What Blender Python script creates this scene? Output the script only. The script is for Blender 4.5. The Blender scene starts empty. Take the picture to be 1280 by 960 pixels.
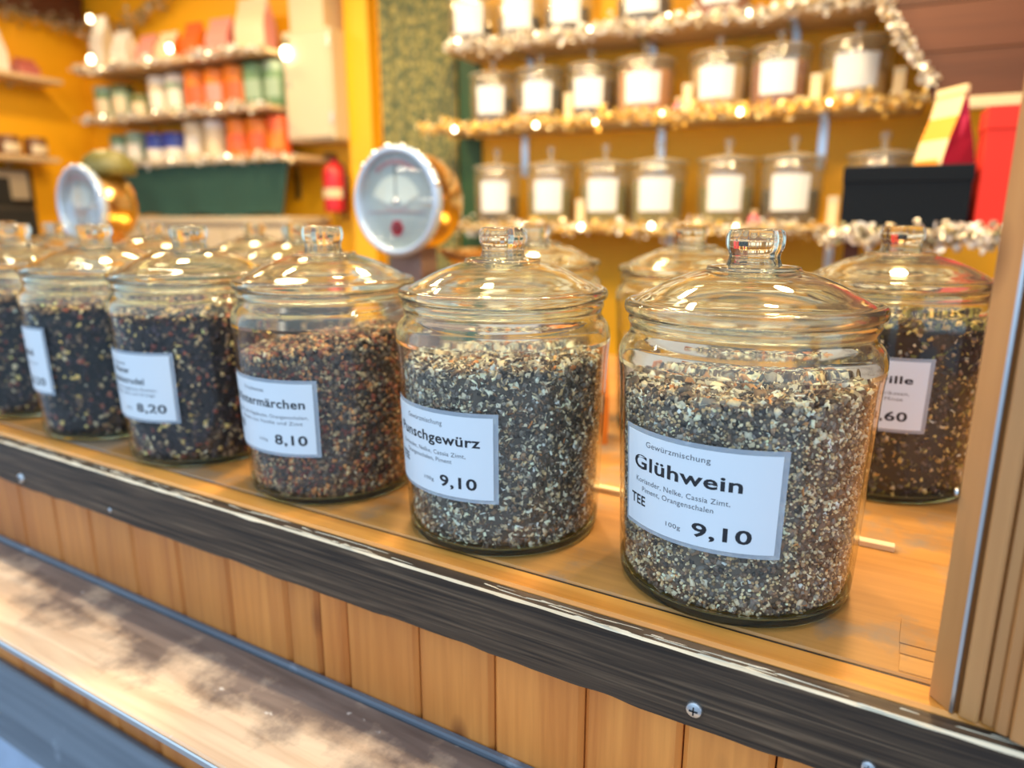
import bpy, math, random
import numpy as np
from mathutils import Matrix, Vector

# ------------------------------------------------------------------ camera, world, lights, exposure
SC = bpy.context.scene
COL = SC.collection
ZC = 1.0                                   # height of the stall counter above the street
YAW, PITCH = math.radians(30.33), math.radians(13.22)

cam_data = bpy.data.cameras.new('camera')
cam_data.sensor_width = 36.0
cam_data.lens = 880.0 * 36.0 / 1280.0
cam_data.clip_start = 0.02
cam_data.clip_end = 200
cam_data.dof.use_dof = True
cam_data.dof.focus_distance = 0.535
cam_data.dof.aperture_fstop = 3.0
cam = bpy.data.objects.new('camera', cam_data)
COL.objects.link(cam)
cam.location = (0, 0, ZC + 0.291)
cam.rotation_euler = (math.pi / 2 - PITCH, 0, YAW)
SC.camera = cam

world = bpy.data.worlds.new('overcast_sky')
SC.world = world
world.use_nodes = True
bgn = world.node_tree.nodes['Background']
bgn.inputs['Color'].default_value = (0.58, 0.78, 1.0, 1)
bgn.inputs['Strength'].default_value = 1.0

SC.view_settings.view_transform = 'Standard'
SC.view_settings.look = 'None'
SC.view_settings.gamma = 1
SC.view_settings.use_curve_mapping = False
SC.view_settings.exposure = 0.75
SC.cycles.max_bounces = 16
SC.cycles.transmission_bounces = 16
SC.cycles.transparent_max_bounces = 24
SC.cycles.sample_clamp_indirect = 8.0
SC.cycles.blur_glossy = 0.4

WT = math.radians(5.33)                    # back wall turned a little against the counter
WD = Vector((math.cos(WT), math.sin(WT), 0))
WN = Vector((-math.sin(WT), math.cos(WT), 0))


def W(s, d, z):
    """point s metres along the back wall, d metres from the customer, z above the counter"""
    p = WD * s + WN * d
    return Vector((p.x, p.y, ZC + z))


def ceiling_light(name, loc, energy, size, color=(1.0, 0.72, 0.36)):
    l = bpy.data.lights.new(name, 'AREA')
    l.shape = 'DISK'
    l.size = size
    l.energy = energy
    l.color = color
    o = bpy.data.objects.new(name, l)
    o.location = loc
    COL.objects.link(o)
    return o


# warm ceiling spots of the stall, a row over the counter and a row before the shelves
for i, (s, d, e) in enumerate([(-2.6, 1.7, 6.5), (-1.7, 1.7, 7), (-0.75, 1.6, 11), (0.1, 1.5, 9)]):
    ceiling_light('ceiling_spot', W(s, d, 1.33), e, 0.16)
for i, (x, e) in enumerate([(-1.5, 5), (-0.75, 5), (-0.02, 6)]):
    ceiling_light('ceiling_spot', (x, 0.95, ZC + 1.33), e, 0.12)

# added unseen warm strip light, brightens jar lids and fillings from above
lid_fill_light = ceiling_light('lid_fill_strip', (-0.7, 0.62, ZC + 1.36), 15, 1.0, (1.0, 0.84, 0.58))
lid_fill_light.data.shape = 'RECTANGLE'
lid_fill_light.data.size = 2.2
lid_fill_light.data.size_y = 0.05

# ------------------------------------------------------------------ helpers
rng = np.random.default_rng(7)
random.seed(7)


class MB:
    def __init__(self):
        self.v, self.f, self.m, self.c = [], [], [], []

    def add(self, verts, faces, mi=0):
        b = len(self.v)
        self.v += [tuple(p) for p in verts]
        for q in faces:
            self.f.append(tuple(b + i for i in q))
            self.m.append(mi)
        return self

    def box(self, lo, hi, mi=0, M=None):
        x0, y0, z0 = lo
        x1, y1, z1 = hi
        P = [(x0, y0, z0), (x1, y0, z0), (x1, y1, z0), (x0, y1, z0), (x0, y0, z1), (x1, y0, z1), (x1, y1, z1), (x0, y1, z1)]
        if M is not None:
            P = [M @ Vector(p) for p in P]
        return self.add(P, [(0, 3, 2, 1), (4, 5, 6, 7), (0, 1, 5, 4), (1, 2, 6, 5), (2, 3, 7, 6), (3, 0, 4, 7)], mi)

    def bbox(self, lo, hi, r=0.002, mi=0, M=None):
        """box with chamfered edges"""
        x0, y0, z0 = lo
        x1, y1, z1 = hi
        r = min(r, (x1 - x0) * .45, (y1 - y0) * .45, (z1 - z0) * .45)
        P, key = [], {}
        for ix, x in ((0, x0), (1, x1)):
            for iy, y in ((0, y0), (1, y1)):
                for iz, z in ((0, z0), (1, z1)):
                    sx, sy, sz = (1 if ix == 0 else -1), (1 if iy == 0 else -1), (1 if iz == 0 else -1)
                    key[(ix, iy, iz, 0)] = len(P); P.append((x, y + sy * r, z + sz * r))
                    key[(ix, iy, iz, 1)] = len(P); P.append((x + sx * r, y, z + sz * r))
                    key[(ix, iy, iz, 2)] = len(P); P.append((x + sx * r, y + sy * r, z))
        F = []

        def face(ids):
            pts = [Vector(P[i]) for i in ids]
            n = (pts[1] - pts[0]).cross(pts[2] - pts[0])
            c = sum(pts, Vector()) / len(pts) - Vector(((x0 + x1) / 2, (y0 + y1) / 2, (z0 + z1) / 2))
            F.append(tuple(ids) if n.dot(c) > 0 else tuple(reversed(ids)))
        for i in (0, 1):
            face([key[(i, 0, 0, 0)], key[(i, 1, 0, 0)], key[(i, 1, 1, 0)], key[(i, 0, 1, 0)]])
            face([key[(0, i, 0, 1)], key[(1, i, 0, 1)], key[(1, i, 1, 1)], key[(0, i, 1, 1)]])
            face([key[(0, 0, i, 2)], key[(1, 0, i, 2)], key[(1, 1, i, 2)], key[(0, 1, i, 2)]])
            for j in (0, 1):
                face([key[(i, j, 0, 0)], key[(i, j, 1, 0)], key[(i, j, 1, 1)], key[(i, j, 0, 1)]])
                face([key[(i, 0, j, 0)], key[(i, 1, j, 0)], key[(i, 1, j, 2)], key[(i, 0, j, 2)]])
                face([key[(0, i, j, 1)], key[(1, i, j, 1)], key[(1, i, j, 2)], key[(0, i, j, 2)]])
                for k in (0, 1):
                    face([key[(i, j, k, 0)], key[(i, j, k, 1)], key[(i, j, k, 2)]])
        if M is not None:
            P = [M @ Vector(p) for p in P]
        return self.add(P, F, mi)

    def lathe(self, prof, n=48, mi=0, M=None, closed=False, mats=None):
        """prof: (r, z) pairs; r == 0 makes a pole"""
        rings, P = [], []
        for r, z in prof:
            if r <= 1e-7:
                rings.append([len(P)] * n); P.append((0, 0, z))
            else:
                rings.append(list(range(len(P), len(P) + n)))
                P += [(r * math.cos(2 * math.pi * k / n), r * math.sin(2 * math.pi * k / n), z) for k in range(n)]
        idx = list(range(len(prof) - 1)) + ([len(prof) - 1] if closed else [])
        if M is not None:
            P = [M @ Vector(p) for p in P]
        b = len(self.v)
        self.v += [tuple(p) for p in P]
        for a in idx:
            A, B = rings[a], rings[(a + 1) % len(prof)]
            for k in range(n):
                q = [A[k], A[(k + 1) % n], B[(k + 1) % n], B[k]]
                u = []
                for i in q:
                    if i not in u:
                        u.append(i)
                if len(u) > 2:
                    self.f.append(tuple(b + i for i in u))
                    self.m.append(mats[a] if mats else mi)
        return self

    def prism(self, poly, z0, z1, mi=0):
        n = len(poly)
        P = [(x, y, z0) for x, y in poly] + [(x, y, z1) for x, y in poly]
        F = [tuple(reversed(range(n))), tuple(range(n, 2 * n))] + [(i, (i + 1) % n, n + (i + 1) % n, n + i) for i in range(n)]
        return self.add(P, F, mi)

    def tube(self, pts, r, n=8, mi=0):
        pts = [Vector(p) for p in pts]
        P, F = [], []
        for i, p in enumerate(pts):
            t = (pts[min(i + 1, len(pts) - 1)] - pts[max(i - 1, 0)]).normalized()
            a = t.cross(Vector((0, 0, 1)))
            if a.length < 1e-4:
                a = Vector((1, 0, 0))
            a.normalize()
            b = t.cross(a)
            P += [p + (a * math.cos(2 * math.pi * k / n) + b * math.sin(2 * math.pi * k / n)) * r for k in range(n)]
        for i in range(len(pts) - 1):
            for k in range(n):
                F.append((i * n + k, i * n + (k + 1) % n, (i + 1) * n + (k + 1) % n, (i + 1) * n + k))
        F.append(tuple(reversed(range(n))))
        F.append(tuple(range((len(pts) - 1) * n, len(pts) * n)))
        return self.add(P, F, mi)

    def mesh(self, name, mats, smooth=False, origin=None, auto=None):
        me = bpy.data.meshes.new(name)
        v = self.v
        if origin is not None:
            o = Vector(origin)
            v = [tuple(Vector(p) - o) for p in v]
        me.from_pydata(v, [], self.f)
        for m in (mats if isinstance(mats, (list, tuple)) else [mats]):
            me.materials.append(m)
        if any(self.m):
            me.polygons.foreach_set('material_index', self.m)
        if smooth:
            me.polygons.foreach_set('use_smooth', [True] * len(me.polygons))
            if auto:
                me.set_sharp_from_angle(angle=math.radians(auto))
        me.update()
        return me


def link(name, me, parent=None, loc=(0, 0, 0), rotz=0.0):
    o = bpy.data.objects.new(name, me)
    COL.objects.link(o)
    if parent is not None:
        o.parent = parent
    o.location = loc
    if rotz:
        o.rotation_euler = (0, 0, rotz)
    return o


def tag(o, label=None, cat=None, group=None, kind=None):
    for k, v in (('label', label), ('category', cat), ('group', group), ('kind', kind)):
        if v:
            o[k] = v
    return o


def thing(name, label, cat, loc=(0, 0, 0), rotz=0.0, group=None):
    return tag(link(name, None, None, loc, rotz), label, cat, group)


def struct(name, me, label=None, loc=(0, 0, 0), rotz=0.0):
    return tag(link(name, me, None, loc, rotz), label, None, None, 'structure')


def build(mb, name, mats, parent=None, smooth=False, auto=None, origin=None):
    me = mb.mesh(name, mats, smooth, origin, auto)
    return link(name, me, parent, origin if origin is not None else (0, 0, 0))


# ------------------------------------------------------------------ materials
def new_mat(name):
    m = bpy.data.materials.new(name)
    m.use_nodes = True
    nt = m.node_tree
    nt.nodes.clear()
    out = nt.nodes.new('ShaderNodeOutputMaterial')
    return m, nt, out


def nd(nt, t, **kw):
    n = nt.nodes.new(t)
    for k, v in kw.items():
        if hasattr(n, k) and k not in n.inputs:
            setattr(n, k, v)
        else:
            n.inputs[k].default_value = v
    return n


def plain(name, col, rough=0.5, metal=0.0, emit=None, estr=0.0, spec=0.5, coat=0.0, noise=0.0, nscale=20.0):
    m, nt, out = new_mat(name)
    p = nd(nt, 'ShaderNodeBsdfPrincipled')
    p.inputs['Base Color'].default_value = (*col, 1)
    p.inputs['Roughness'].default_value = rough
    p.inputs['Metallic'].default_value = metal
    p.inputs['Specular IOR Level'].default_value = spec
    p.inputs['Coat Weight'].default_value = coat
    if emit:
        p.inputs['Emission Color'].default_value = (*emit, 1)
        p.inputs['Emission Strength'].default_value = estr
    if noise:
        tc = nd(nt, 'ShaderNodeTexCoord')
        nz = nd(nt, 'ShaderNodeTexNoise', Scale=nscale, Detail=5.0)
        nt.links.new(tc.outputs['Object'], nz.inputs['Vector'])
        mx = nd(nt, 'ShaderNodeMix', data_type='RGBA')
        mx.inputs[6].default_value = (*[c * (1 - noise) for c in col], 1)
        mx.inputs[7].default_value = (*[min(1, c * (1 + noise)) for c in col], 1)
        nt.links.new(nz.outputs['Fac'], mx.inputs[0])
        nt.links.new(mx.outputs[2], p.inputs['Base Color'])
    nt.links.new(p.outputs[0], out.inputs[0])
    return m


def ramp(nt, stops):
    r = nd(nt, 'ShaderNodeValToRGB')
    e = r.color_ramp.elements
    while len(e) < len(stops):
        e.new(0.5)
    for i, (p, c) in enumerate(stops):
        e[i].position = p
        e[i].color = (*c, 1)
    return r


def wood(name, dark, light, axis='X', rough=0.45, scale=1.0, knots=True, vary=0.18, coat=0.0, bump=0.15, wear=None, wearfac=0.6):
    """long-grained timber: grain runs along AXIS; each board its own tone"""
    m, nt, out = new_mat(name)
    L = nt.links.new
    p = nd(nt, 'ShaderNodeBsdfPrincipled', Roughness=rough)
    p.inputs['Coat Weight'].default_value = coat
    tc = nd(nt, 'ShaderNodeTexCoord')
    oi = nd(nt, 'ShaderNodeObjectInfo')
    off = nd(nt, 'ShaderNodeVectorMath', operation='SCALE')
    cmb = nd(nt, 'ShaderNodeCombineXYZ')
    for k in range(3):
        L(oi.outputs['Random'], cmb.inputs[k])
    L(cmb.outputs[0], off.inputs[0])
    off.inputs['Scale'].default_value = 13.7
    add = nd(nt, 'ShaderNodeVectorMath', operation='ADD')
    L(tc.outputs['Object'], add.inputs[0])
    L(off.outputs[0], add.inputs[1])
    mp = nd(nt, 'ShaderNodeMapping')
    sc = [34 * scale, 34 * scale, 34 * scale]
    sc['XYZ'.index(axis)] = 2.2 * scale
    mp.inputs['Scale'].default_value = sc
    L(add.outputs[0], mp.inputs['Vector'])
    n1 = nd(nt, 'ShaderNodeTexNoise', Scale=1.0, Detail=6.0, Roughness=0.6, Distortion=0.7)
    L(mp.outputs[0], n1.inputs['Vector'])
    mp2 = nd(nt, 'ShaderNodeMapping')
    sc2 = [190 * scale] * 3
    sc2['XYZ'.index(axis)] = 6 * scale
    mp2.inputs['Scale'].default_value = sc2
    L(add.outputs[0], mp2.inputs['Vector'])
    n2 = nd(nt, 'ShaderNodeTexNoise', Scale=1.0, Detail=3.0)
    L(mp2.outputs[0], n2.inputs['Vector'])
    mixf = nd(nt, 'ShaderNodeMath', operation='MULTIPLY_ADD')
    L(n2.outputs['Fac'], mixf.inputs[0])
    mixf.inputs[1].default_value = 0.45
    sub = nd(nt, 'ShaderNodeMath', operation='SUBTRACT')
    L(n1.outputs['Fac'], sub.inputs[0])
    sub.inputs[1].default_value = 0.2
    L(sub.outputs[0], mixf.inputs[2])
    r = ramp(nt, [(0.22, dark), (0.72, light)])
    L(mixf.outputs[0], r.inputs[0])
    col = r.outputs[0]
    if vary:
        hs = nd(nt, 'ShaderNodeHueSaturation')
        ma = nd(nt, 'ShaderNodeMath', operation='MULTIPLY_ADD')
        L(oi.outputs['Random'], ma.inputs[0])
        ma.inputs[1].default_value = vary * 2
        ma.inputs[2].default_value = 1 - vary
        L(ma.outputs[0], hs.inputs['Value'])
        L(col, hs.inputs['Color'])
        col = hs.outputs[0]
    if knots:
        mk = nd(nt, 'ShaderNodeMapping')
        ks = [13.0, 13.0, 13.0]
        ks['XYZ'.index(axis)] = 6.0
        mk.inputs['Scale'].default_value = ks
        L(add.outputs[0], mk.inputs['Vector'])
        vo = nd(nt, 'ShaderNodeTexVoronoi', Scale=1.0)
        L(mk.outputs[0], vo.inputs['Vector'])
        rk = ramp(nt, [(0.05, (1, 1, 1)), (0.16, (0, 0, 0))])
        L(vo.outputs['Distance'], rk.inputs[0])
        mk2 = nd(nt, 'ShaderNodeMath', operation='MULTIPLY')
        L(rk.outputs[0], mk2.inputs[0])
        mk2.inputs[1].default_value = 0.75
        mxk = nd(nt, 'ShaderNodeMix', data_type='RGBA')
        L(mk2.outputs[0], mxk.inputs[0])
        L(col, mxk.inputs[6])
        mxk.inputs[7].default_value = (dark[0] * .45, dark[1] * .4, dark[2] * .4, 1)
        col = mxk.outputs[2]
    if wear:
        n3 = nd(nt, 'ShaderNodeTexNoise', Scale=9.0, Detail=8.0, Roughness=0.65)
        L(tc.outputs['Object'], n3.inputs['Vector'])
        r3 = ramp(nt, [(wearfac, (0, 0, 0)), (wearfac + 0.12, (1, 1, 1))])
        L(n3.outputs['Fac'], r3.inputs[0])
        mx = nd(nt, 'ShaderNodeMix', data_type='RGBA')
        L(r3.outputs[0], mx.inputs[0])
        L(col, mx.inputs[6])
        mx.inputs[7].default_value = (*wear, 1)
        col = mx.outputs[2]
    L(col, p.inputs['Base Color'])
    if bump:
        b = nd(nt, 'ShaderNodeBump', Strength=bump, Distance=0.002)
        L(mixf.outputs[0], b.inputs['Height'])
        L(b.outputs[0], p.inputs['Normal'])
    L(p.outputs[0], out.inputs[0])
    return m


def attr_mat(name, rough=0.6, spec=0.4):
    m, nt, out = new_mat(name)
    p = nd(nt, 'ShaderNodeBsdfPrincipled', Roughness=rough)
    p.inputs['Specular IOR Level'].default_value = spec
    a = nd(nt, 'ShaderNodeAttribute', attribute_name='Col')
    nt.links.new(a.outputs['Color'], p.inputs['Base Color'])
    nt.links.new(p.outputs[0], out.inputs[0])
    return m


def thin_glass(name, tint=(0.975, 0.985, 0.965), f0=0.026, haze=0.0, hazecol=(0.75, 0.82, 0.9)):
    """thin clear wall: light passes straight through, Schlick reflection on top"""
    m, nt, out = new_mat(name)
    L = nt.links.new
    g = nd(nt, 'ShaderNodeNewGeometry')
    dot = nd(nt, 'ShaderNodeVectorMath', operation='DOT_PRODUCT')
    L(g.outputs['Incoming'], dot.inputs[0])
    L(g.outputs['Normal'], dot.inputs[1])
    ab = nd(nt, 'ShaderNodeMath', operation='ABSOLUTE')
    L(dot.outputs['Value'], ab.inputs[0])
    inv = nd(nt, 'ShaderNodeMath', operation='SUBTRACT')
    inv.inputs[0].default_value = 1.0
    L(ab.outputs[0], inv.inputs[1])
    pw = nd(nt, 'ShaderNodeMath', operation='POWER')
    L(inv.outputs[0], pw.inputs[0])
    pw.inputs[1].default_value = 5.0
    ma = nd(nt, 'ShaderNodeMath', operation='MULTIPLY_ADD', use_clamp=True)
    L(pw.outputs[0], ma.inputs[0])
    ma.inputs[1].default_value = 1 - f0
    ma.inputs[2].default_value = f0
    t = nd(nt, 'ShaderNodeBsdfTransparent')
    t.inputs['Color'].default_value = (*tint, 1)
    gl = nd(nt, 'ShaderNodeBsdfGlossy', Roughness=0.02)
    mx = nd(nt, 'ShaderNodeMixShader')
    L(ma.outputs[0], mx.inputs[0])
    L(t.outputs[0], mx.inputs[1])
    L(gl.outputs[0], mx.inputs[2])
    last = mx.outputs[0]
    if haze:
        d = nd(nt, 'ShaderNodeBsdfDiffuse')
        d.inputs['Color'].default_value = (*hazecol, 1)
        m2 = nd(nt, 'ShaderNodeMixShader')
        m2.inputs[0].default_value = haze
        L(last, m2.inputs[1])
        L(d.outputs[0], m2.inputs[2])
        last = m2.outputs[0]
    L(last, out.inputs[0])
    return m


def solid_glass(name, col=(0.985, 1.0, 0.945), ior=1.47):
    m, nt, out = new_mat(name)
    g = nd(nt, 'ShaderNodeBsdfGlass', Roughness=0.0, IOR=ior)
    g.inputs['Color'].default_value = (*col, 1)
    # faint white diffuse share, paints in the pale look of reflections
    d = nd(nt, 'ShaderNodeBsdfDiffuse')
    d.inputs['Color'].default_value = (0.85, 0.85, 0.82, 1)
    mx = nd(nt, 'ShaderNodeMixShader')
    mx.inputs[0].default_value = 0.015
    nt.links.new(g.outputs[0], mx.inputs[1])
    nt.links.new(d.outputs[0], mx.inputs[2])
    nt.links.new(mx.outputs[0], out.inputs[0])
    return m


M = {}
M['thin'] = thin_glass('clear_jar_wall_glass')
M['thin_pressed'] = thin_glass('pressed_shelf_jar_glass', (0.97, 0.975, 0.95), 0.085, haze=0.045, hazecol=(0.95, 0.9, 0.75))
M['lid_pressed'] = thin_glass('pressed_lid_glass', (0.96, 0.96, 0.93), 0.10, haze=0.26, hazecol=(0.95, 0.9, 0.76))  # cream haze paints in the bright look of lid and knob glass
M['glass'] = solid_glass('heavy_clear_glass')
M['base_glass'] = solid_glass('green_tinged_base_glass', (0.86, 0.95, 0.88))
M['laminate'] = thin_glass('clear_laminate_film', (0.9, 0.93, 0.97), 0.06, haze=0.28)
M['paper'] = plain('white_label_paper', (0.72, 0.77, 0.82), 0.35, spec=0.3)
M['ink'] = plain('black_print_ink', (0.012, 0.014, 0.02), 0.5)
M['ink_grey'] = plain('grey_print_ink', (0.09, 0.095, 0.11), 0.5)
M['spice'] = attr_mat('dried_spice_pieces', 0.62)
M['plank'] = wood('honey_varnished_pine', (0.44, 0.125, 0.02), (0.70, 0.265, 0.055), 'Z', 0.45, 0.8, vary=0.16, coat=0.1)
M['shutter'] = wood('pale_varnished_pine', (0.40, 0.165, 0.048), (0.53, 0.245, 0.08), 'Z', 0.4, 0.7, vary=0.06, coat=0.15)
M['strip'] = wood('orange_varnished_strip', (0.50, 0.17, 0.02), (0.80, 0.36, 0.07), 'X', 0.35, 1.0, vary=0.05, coat=0.2)
M['ply'] = wood('worn_plywood_worktop', (0.30, 0.125, 0.024), (0.54, 0.26, 0.066), 'X', 0.42, 0.55, vary=0.0, wear=(0.27, 0.19, 0.12), wearfac=0.51, knots=False)
M['brown'] = wood('red_brown_stained_boards', (0.062, 0.017, 0.006), (0.115, 0.036, 0.014), 'X', 0.6, 0.6, vary=0.12, knots=False)
M['raw'] = wood('bare_splintered_wood', (0.48, 0.36, 0.22), (0.85, 0.74, 0.55), 'X', 0.7, 1.2, vary=0.0, knots=False)
M['pale_stick'] = wood('pale_batten_wood', (0.62, 0.42, 0.2), (0.8, 0.6, 0.34), 'X', 0.6, 1.0, vary=0.0, knots=False)
M['yellow'] = plain('mustard_yellow_wall_paint', (0.90, 0.45, 0.006), 0.55, noise=0.06, nscale=3)
M['yellow_post'] = plain('golden_yellow_gloss_paint', (0.88, 0.46, 0.012), 0.4)
M['shelf_board'] = plain('cream_shelf_board', (0.62, 0.45, 0.26), 0.5, noise=0.1)
M['cream'] = plain('cream_enamel', (0.60, 0.51, 0.36), 0.4)
M['cream_dark'] = plain('cream_cardboard', (0.66, 0.54, 0.36), 0.6)
M['chrome'] = plain('chrome', (0.86, 0.87, 0.88), 0.12, 1.0)
M['steel'] = plain('zinc_plated_steel', (0.62, 0.65, 0.68), 0.28, 1.0)
M['brass'] = plain('polished_brass', (0.83, 0.58, 0.24), 0.2, 1.0)
M['dial'] = plain('blue_grey_dial', (0.40, 0.47, 0.52), 0.35)
M['dial_band'] = plain('white_dial_band', (0.68, 0.73, 0.72), 0.35)
M['dial_red'] = plain('red_dial_print', (0.55, 0.03, 0.06), 0.45)
M['dial_pink'] = plain('faded_pink_dial_print', (0.45, 0.26, 0.30), 0.45)
M['bezel'] = plain('pale_blue_enamel_bezel', (0.42, 0.54, 0.72), 0.22, 0.3)
M['red'] = plain('signal_red_card', (0.60, 0.018, 0.007), 0.6)
M['red_gloss'] = plain('red_gloss_enamel', (0.62, 0.02, 0.025), 0.25)
M['black_box'] = plain('blue_black_card', (0.006, 0.010, 0.016), 0.7, spec=0.12)
M['black'] = plain('black_plastic', (0.012, 0.012, 0.013), 0.4)
M['green_cloth'] = plain('dark_green_felt', (0.02, 0.075, 0.06), 0.85, noise=0.15, nscale=40)
M['green_panel'] = plain('dark_bottle_green_paint', (0.02, 0.075, 0.012), 0.5)
M['foil'] = plain('crimson_foil', (0.55, 0.03, 0.09), 0.25, 0.5)
M['kraft'] = plain('cream_kraft_paper', (0.78, 0.62, 0.38), 0.6)
M['orange_print'] = plain('orange_print_paper', (0.85, 0.34, 0.05), 0.5)
M['grey_stone'] = plain('grey_paving', (0.30, 0.33, 0.38), 0.8, noise=0.25, nscale=6)
M['ceiling_paint'] = plain('cream_ceiling_paint', (0.72, 0.60, 0.42), 0.6)
M['plinth'] = plain('pale_blue_grey_skirting', (0.36, 0.45, 0.60), 0.6, noise=0.25, nscale=20)


def fascia_mat():
    """dark stained board: wavy brown-black grain, small chips of paint down to pale wood"""
    m, nt, out = new_mat('dark_stained_fascia')
    L = nt.links.new
    p = nd(nt, 'ShaderNodeBsdfPrincipled', Roughness=0.5)
    p.inputs['Specular IOR Level'].default_value = 0.3
    tc = nd(nt, 'ShaderNodeTexCoord')
    mp = nd(nt, 'ShaderNodeMapping')
    mp.inputs['Scale'].default_value = (5, 60, 210)
    L(tc.outputs['Object'], mp.inputs['Vector'])
    n1 = nd(nt, 'ShaderNodeTexNoise', Scale=1.0, Detail=5.0, Distortion=1.2)
    L(mp.outputs[0], n1.inputs['Vector'])
    r = ramp(nt, [(0.35, (0.022, 0.015, 0.011)), (0.55, (0.072, 0.046, 0.029)), (0.72, (0.15, 0.098, 0.060))])
    L(n1.outputs['Fac'], r.inputs[0])
    mp2 = nd(nt, 'ShaderNodeMapping')
    mp2.inputs['Scale'].default_value = (34, 60, 60)
    L(tc.outputs['Object'], mp2.inputs['Vector'])
    n2 = nd(nt, 'ShaderNodeTexNoise', Scale=1.0, Detail=6.0, Roughness=0.7)
    L(mp2.outputs[0], n2.inputs['Vector'])
    r2 = ramp(nt, [(0.745, (0, 0, 0)), (0.765, (1, 1, 1))])
    L(n2.outputs['Fac'], r2.inputs[0])
    mx = nd(nt, 'ShaderNodeMix', data_type='RGBA')
    L(r2.outputs[0], mx.inputs[0])
    L(r.outputs[0], mx.inputs[6])
    mx.inputs[7].default_value = (0.55, 0.52, 0.46, 1)
    L(mx.outputs[2], p.inputs['Base Color'])
    b = nd(nt, 'ShaderNodeBump', Strength=0.25, Distance=0.002)
    L(n1.outputs['Fac'], b.inputs['Height'])
    L(b.outputs[0], p.inputs['Normal'])
    L(p.outputs[0], out.inputs[0])
    return m


def bench_mat():
    """customers' ledge: brown stain worn pale towards the outer edge, sky glare painted into the pale"""
    m, nt, out = new_mat('worn_glare_brown_ledge')
    L = nt.links.new
    p = nd(nt, 'ShaderNodeBsdfPrincipled', Roughness=0.33)
    tc = nd(nt, 'ShaderNodeTexCoord')
    mp = nd(nt, 'ShaderNodeMapping')
    mp.inputs['Scale'].default_value = (5, 60, 60)
    L(tc.outputs['Object'], mp.inputs['Vector'])
    n1 = nd(nt, 'ShaderNodeTexNoise', Scale=1.0, Detail=6.0, Distortion=0.6)
    L(mp.outputs[0], n1.inputs['Vector'])
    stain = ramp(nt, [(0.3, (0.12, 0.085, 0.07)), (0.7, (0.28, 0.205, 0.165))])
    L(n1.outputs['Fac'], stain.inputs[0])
    bare_glare = ramp(nt, [(0.3, (0.62, 0.41, 0.26)), (0.7, (0.86, 0.65, 0.45))])
    L(n1.outputs['Fac'], bare_glare.inputs[0])
    sep = nd(nt, 'ShaderNodeSeparateXYZ')
    L(tc.outputs['Object'], sep.inputs[0])
    n2 = nd(nt, 'ShaderNodeTexNoise', Scale=11.0, Detail=8.0, Roughness=0.62)
    L(tc.outputs['Object'], n2.inputs['Vector'])
    # pale zone, wear plus painted glare: outer half of the ledge (object y from 0 at the wall to -0.14 at the edge), ragged boundary
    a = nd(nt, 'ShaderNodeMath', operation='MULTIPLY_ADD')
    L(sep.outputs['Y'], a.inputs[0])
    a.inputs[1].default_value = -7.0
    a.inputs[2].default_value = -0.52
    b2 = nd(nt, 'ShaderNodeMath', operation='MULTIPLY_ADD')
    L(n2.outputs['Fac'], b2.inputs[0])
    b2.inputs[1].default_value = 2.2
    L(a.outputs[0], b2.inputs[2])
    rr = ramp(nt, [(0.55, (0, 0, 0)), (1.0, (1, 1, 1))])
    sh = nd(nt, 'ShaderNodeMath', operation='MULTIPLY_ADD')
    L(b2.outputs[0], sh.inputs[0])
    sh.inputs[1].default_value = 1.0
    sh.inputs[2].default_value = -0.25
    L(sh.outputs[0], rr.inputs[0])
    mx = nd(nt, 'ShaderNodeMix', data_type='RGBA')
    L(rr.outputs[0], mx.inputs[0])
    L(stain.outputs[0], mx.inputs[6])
    L(bare_glare.outputs[0], mx.inputs[7])
    n3 = nd(nt, 'ShaderNodeTexNoise', Scale=55.0, Detail=4.0)
    L(tc.outputs['Object'], n3.inputs['Vector'])
    r3 = ramp(nt, [(0.70, (0, 0, 0)), (0.74, (1, 1, 1))])
    L(n3.outputs['Fac'], r3.inputs[0])
    mx2 = nd(nt, 'ShaderNodeMix', data_type='RGBA')
    L(r3.outputs[0], mx2.inputs[0])
    L(mx.outputs[2], mx2.inputs[6])
    mx2.inputs[7].default_value = (0.66, 0.58, 0.5, 1)
    L(mx2.outputs[2], p.inputs['Base Color'])
    bp = nd(nt, 'ShaderNodeBump', Strength=0.3, Distance=0.003)
    L(n2.outputs['Fac'], bp.inputs['Height'])
    L(bp.outputs[0], p.inputs['Normal'])
    L(p.outputs[0], out.inputs[0])
    return m


def floral_mat():
    m, nt, out = new_mat('green_gold_floral_fabric')
    L = nt.links.new
    p = nd(nt, 'ShaderNodeBsdfPrincipled', Roughness=0.7)
    tc = nd(nt, 'ShaderNodeTexCoord')
    v = nd(nt, 'ShaderNodeTexVoronoi', Scale=46.0)
    L(tc.outputs['Object'], v.inputs['Vector'])
    r = ramp(nt, [(0.0, (0.52, 0.43, 0.13)), (0.34, (0.28, 0.25, 0.08)), (0.55, (0.06, 0.085, 0.045)), (1.0, (0.025, 0.05, 0.035))])
    L(v.outputs['Distance'], r.inputs[0])
    n = nd(nt, 'ShaderNodeTexNoise', Scale=60.0, Detail=3.0)
    L(tc.outputs['Object'], n.inputs['Vector'])
    mx = nd(nt, 'ShaderNodeMix', data_type='RGBA')
    mx.inputs[0].default_value = 0.3
    L(r.outputs[0], mx.inputs[6])
    r2 = ramp(nt, [(0.4, (0.06, 0.11, 0.05)), (0.65, (0.42, 0.35, 0.12))])
    L(n.outputs['Fac'], r2.inputs[0])
    L(r2.outputs[0], mx.inputs[7])
    L(mx.outputs[2], p.inputs['Base Color'])
    L(p.outputs[0], out.inputs[0])
    return m


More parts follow.
